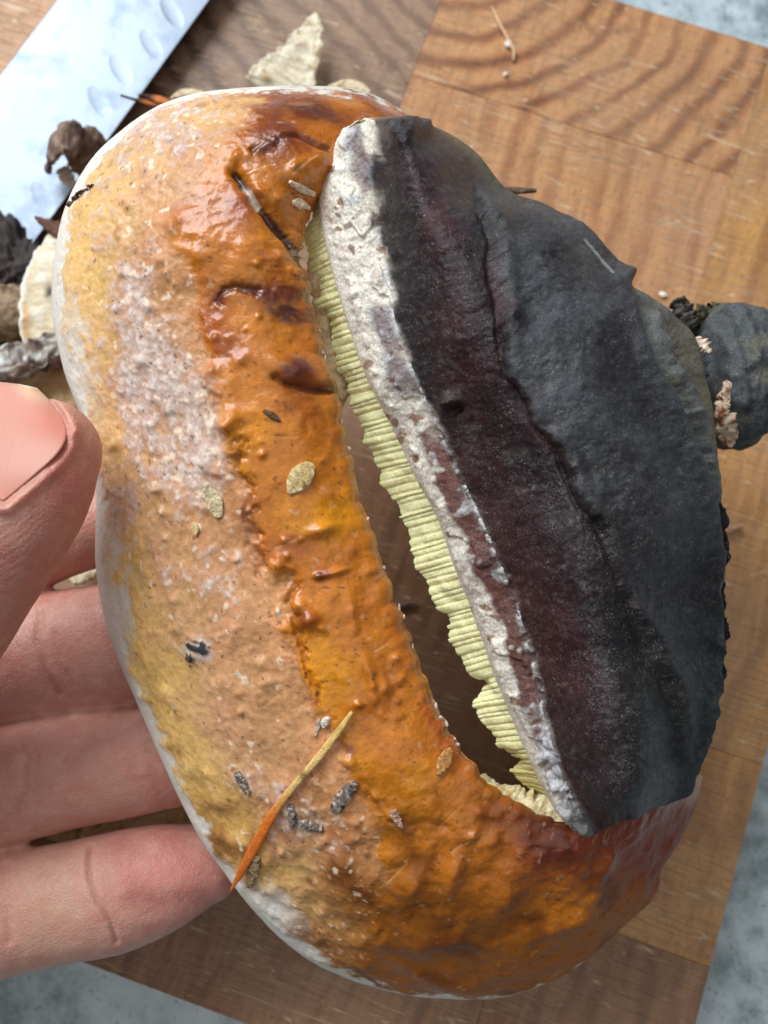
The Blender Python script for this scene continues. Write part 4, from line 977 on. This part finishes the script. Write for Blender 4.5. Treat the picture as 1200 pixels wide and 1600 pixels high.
capbit('seed_flake', [(452, 772), (458, 760), (466, 748), (476, 735), (482, 728)], [4, 13, 17, 14, 5], .0004, seed, 'oval pale seed flake on the bright orange zone', 'seed', amp=.25, sc=1.2)
capbit('seed_flake', [(325, 757), (330, 772), (336, 790), (343, 808)], [4, 12, 13, 5], .0003, two((206, 190, 150), (232, 220, 186), (176, 150, 110)), 'long pale seed flake on the frosted zone near the thumb', 'seed', amp=.25, sc=1.2)
capbit('seed_flake', [(303, 816), (306, 826), (307, 837)], [3, 7, 3], .0003, seed, 'tiny pale seed flake below the long one near the thumb', 'seed', amp=.15)
capbit('seed_flake', [(681, 1210), (688, 1194), (697, 1176), (701, 1168)], [3, 10, 9, 2], .0004, two((160, 112, 56), (206, 160, 96), (120, 76, 34)), 'narrow brown seed husk near the gap', 'seed', amp=.2, sc=1.2)
chip = two((112, 98, 88), (206, 196, 184), (58, 48, 46))
capbit('bark_chip', [(522, 1268), (534, 1250), (546, 1232), (556, 1220)], [6, 11, 10, 4], .0004, chip, 'grey-black fibrous bark chip right of the long needle', 'bark chip', amp=.25, sc=1.0, jag=.5)
capbit('bark_chip', [(466, 1286), (478, 1289), (492, 1294), (502, 1297)], [6, 8, 7, 3], .0004, chip, 'square grey chip with white edge under the long needle', 'bark chip', amp=.25, sc=1.0, jag=.5)
capbit('bark_chip', [(455, 1258), (459, 1275), (456, 1294)], [4, 6, 3], .0005, chip, 'narrow dark chip touching the long needle', 'bark chip', amp=.25, sc=1.0, jag=.4)
capbit('bark_chip', [(370, 1204), (378, 1220), (390, 1238)], [3, 8, 3], .0005, chip, 'pointed grey chip left of the long needle', 'bark chip', amp=.25, sc=1.0, jag=.4)
capbit('bark_chip', [(402, 1335), (396, 1360), (391, 1385)], [6, 9, 5], .0005, two((150, 126, 92), (196, 172, 132), (84, 64, 50)), 'brown bark chip under the orange tip of the needle', 'bark chip', amp=.25, sc=1.0, jag=.5)
capbit('bark_chip', [(612, 1265), (620, 1278), (626, 1292)], [6, 6, 3], .0005, two((176, 130, 110), (230, 214, 200), (100, 60, 46)), 'pinkish chip with pale tip on the brown lower cap', 'bark chip', amp=.4, sc=1.0, jag=.4)
capbit('bark_chip', [(412, 644), (424, 651), (436, 658)], [2, 5, 2], .0003, two((96, 72, 50), (120, 90, 60)), 'tiny dark chip on the bright orange zone', 'bark chip', amp=.2)
capbit('white_flake', [(505, 1134), (510, 1127), (515, 1120)], [4, 6, 3], .0004, two((226, 218, 206), (244, 240, 234)), 'small white flake beside the upper end of the long needle', 'flake', amp=.3)
capbit('white_flake', [(493, 1150), (497, 1136), (499, 1124)], [2, 4, 2], .0003, two((176, 150, 130), (206, 186, 166)), 'thin greyish flake next to the small white flake', 'flake', amp=.2)
capbit('white_flake', [(452, 316), (462, 319), (474, 322)], [4, 8, 3], .0004, two((226, 206, 176), (240, 226, 200)), 'curled cream flake beside the upper end of the gap', 'flake', amp=.4, sc=1.0)
capbit('white_flake', [(448, 284), (464, 292), (482, 300)], [3, 6, 4], .0005, two((214, 190, 160), (236, 220, 196)), 'cream flake above the curled one by the dark crack', 'flake', amp=.25, sc=1.0, jag=.4)
capbit('dark_fibre', [(108, 322), (120, 312), (130, 304), (138, 296), (150, 292)], [2, 3, 1.5, 2.5, 1], .0002, two((76, 50, 38), (110, 80, 62)), 'dark crumbly fibre near the pale upper left margin', 'fibre', amp=.6, sc=.8, jag=.8)

for o in SC.objects:
    if '_o' in o: del o['_o']
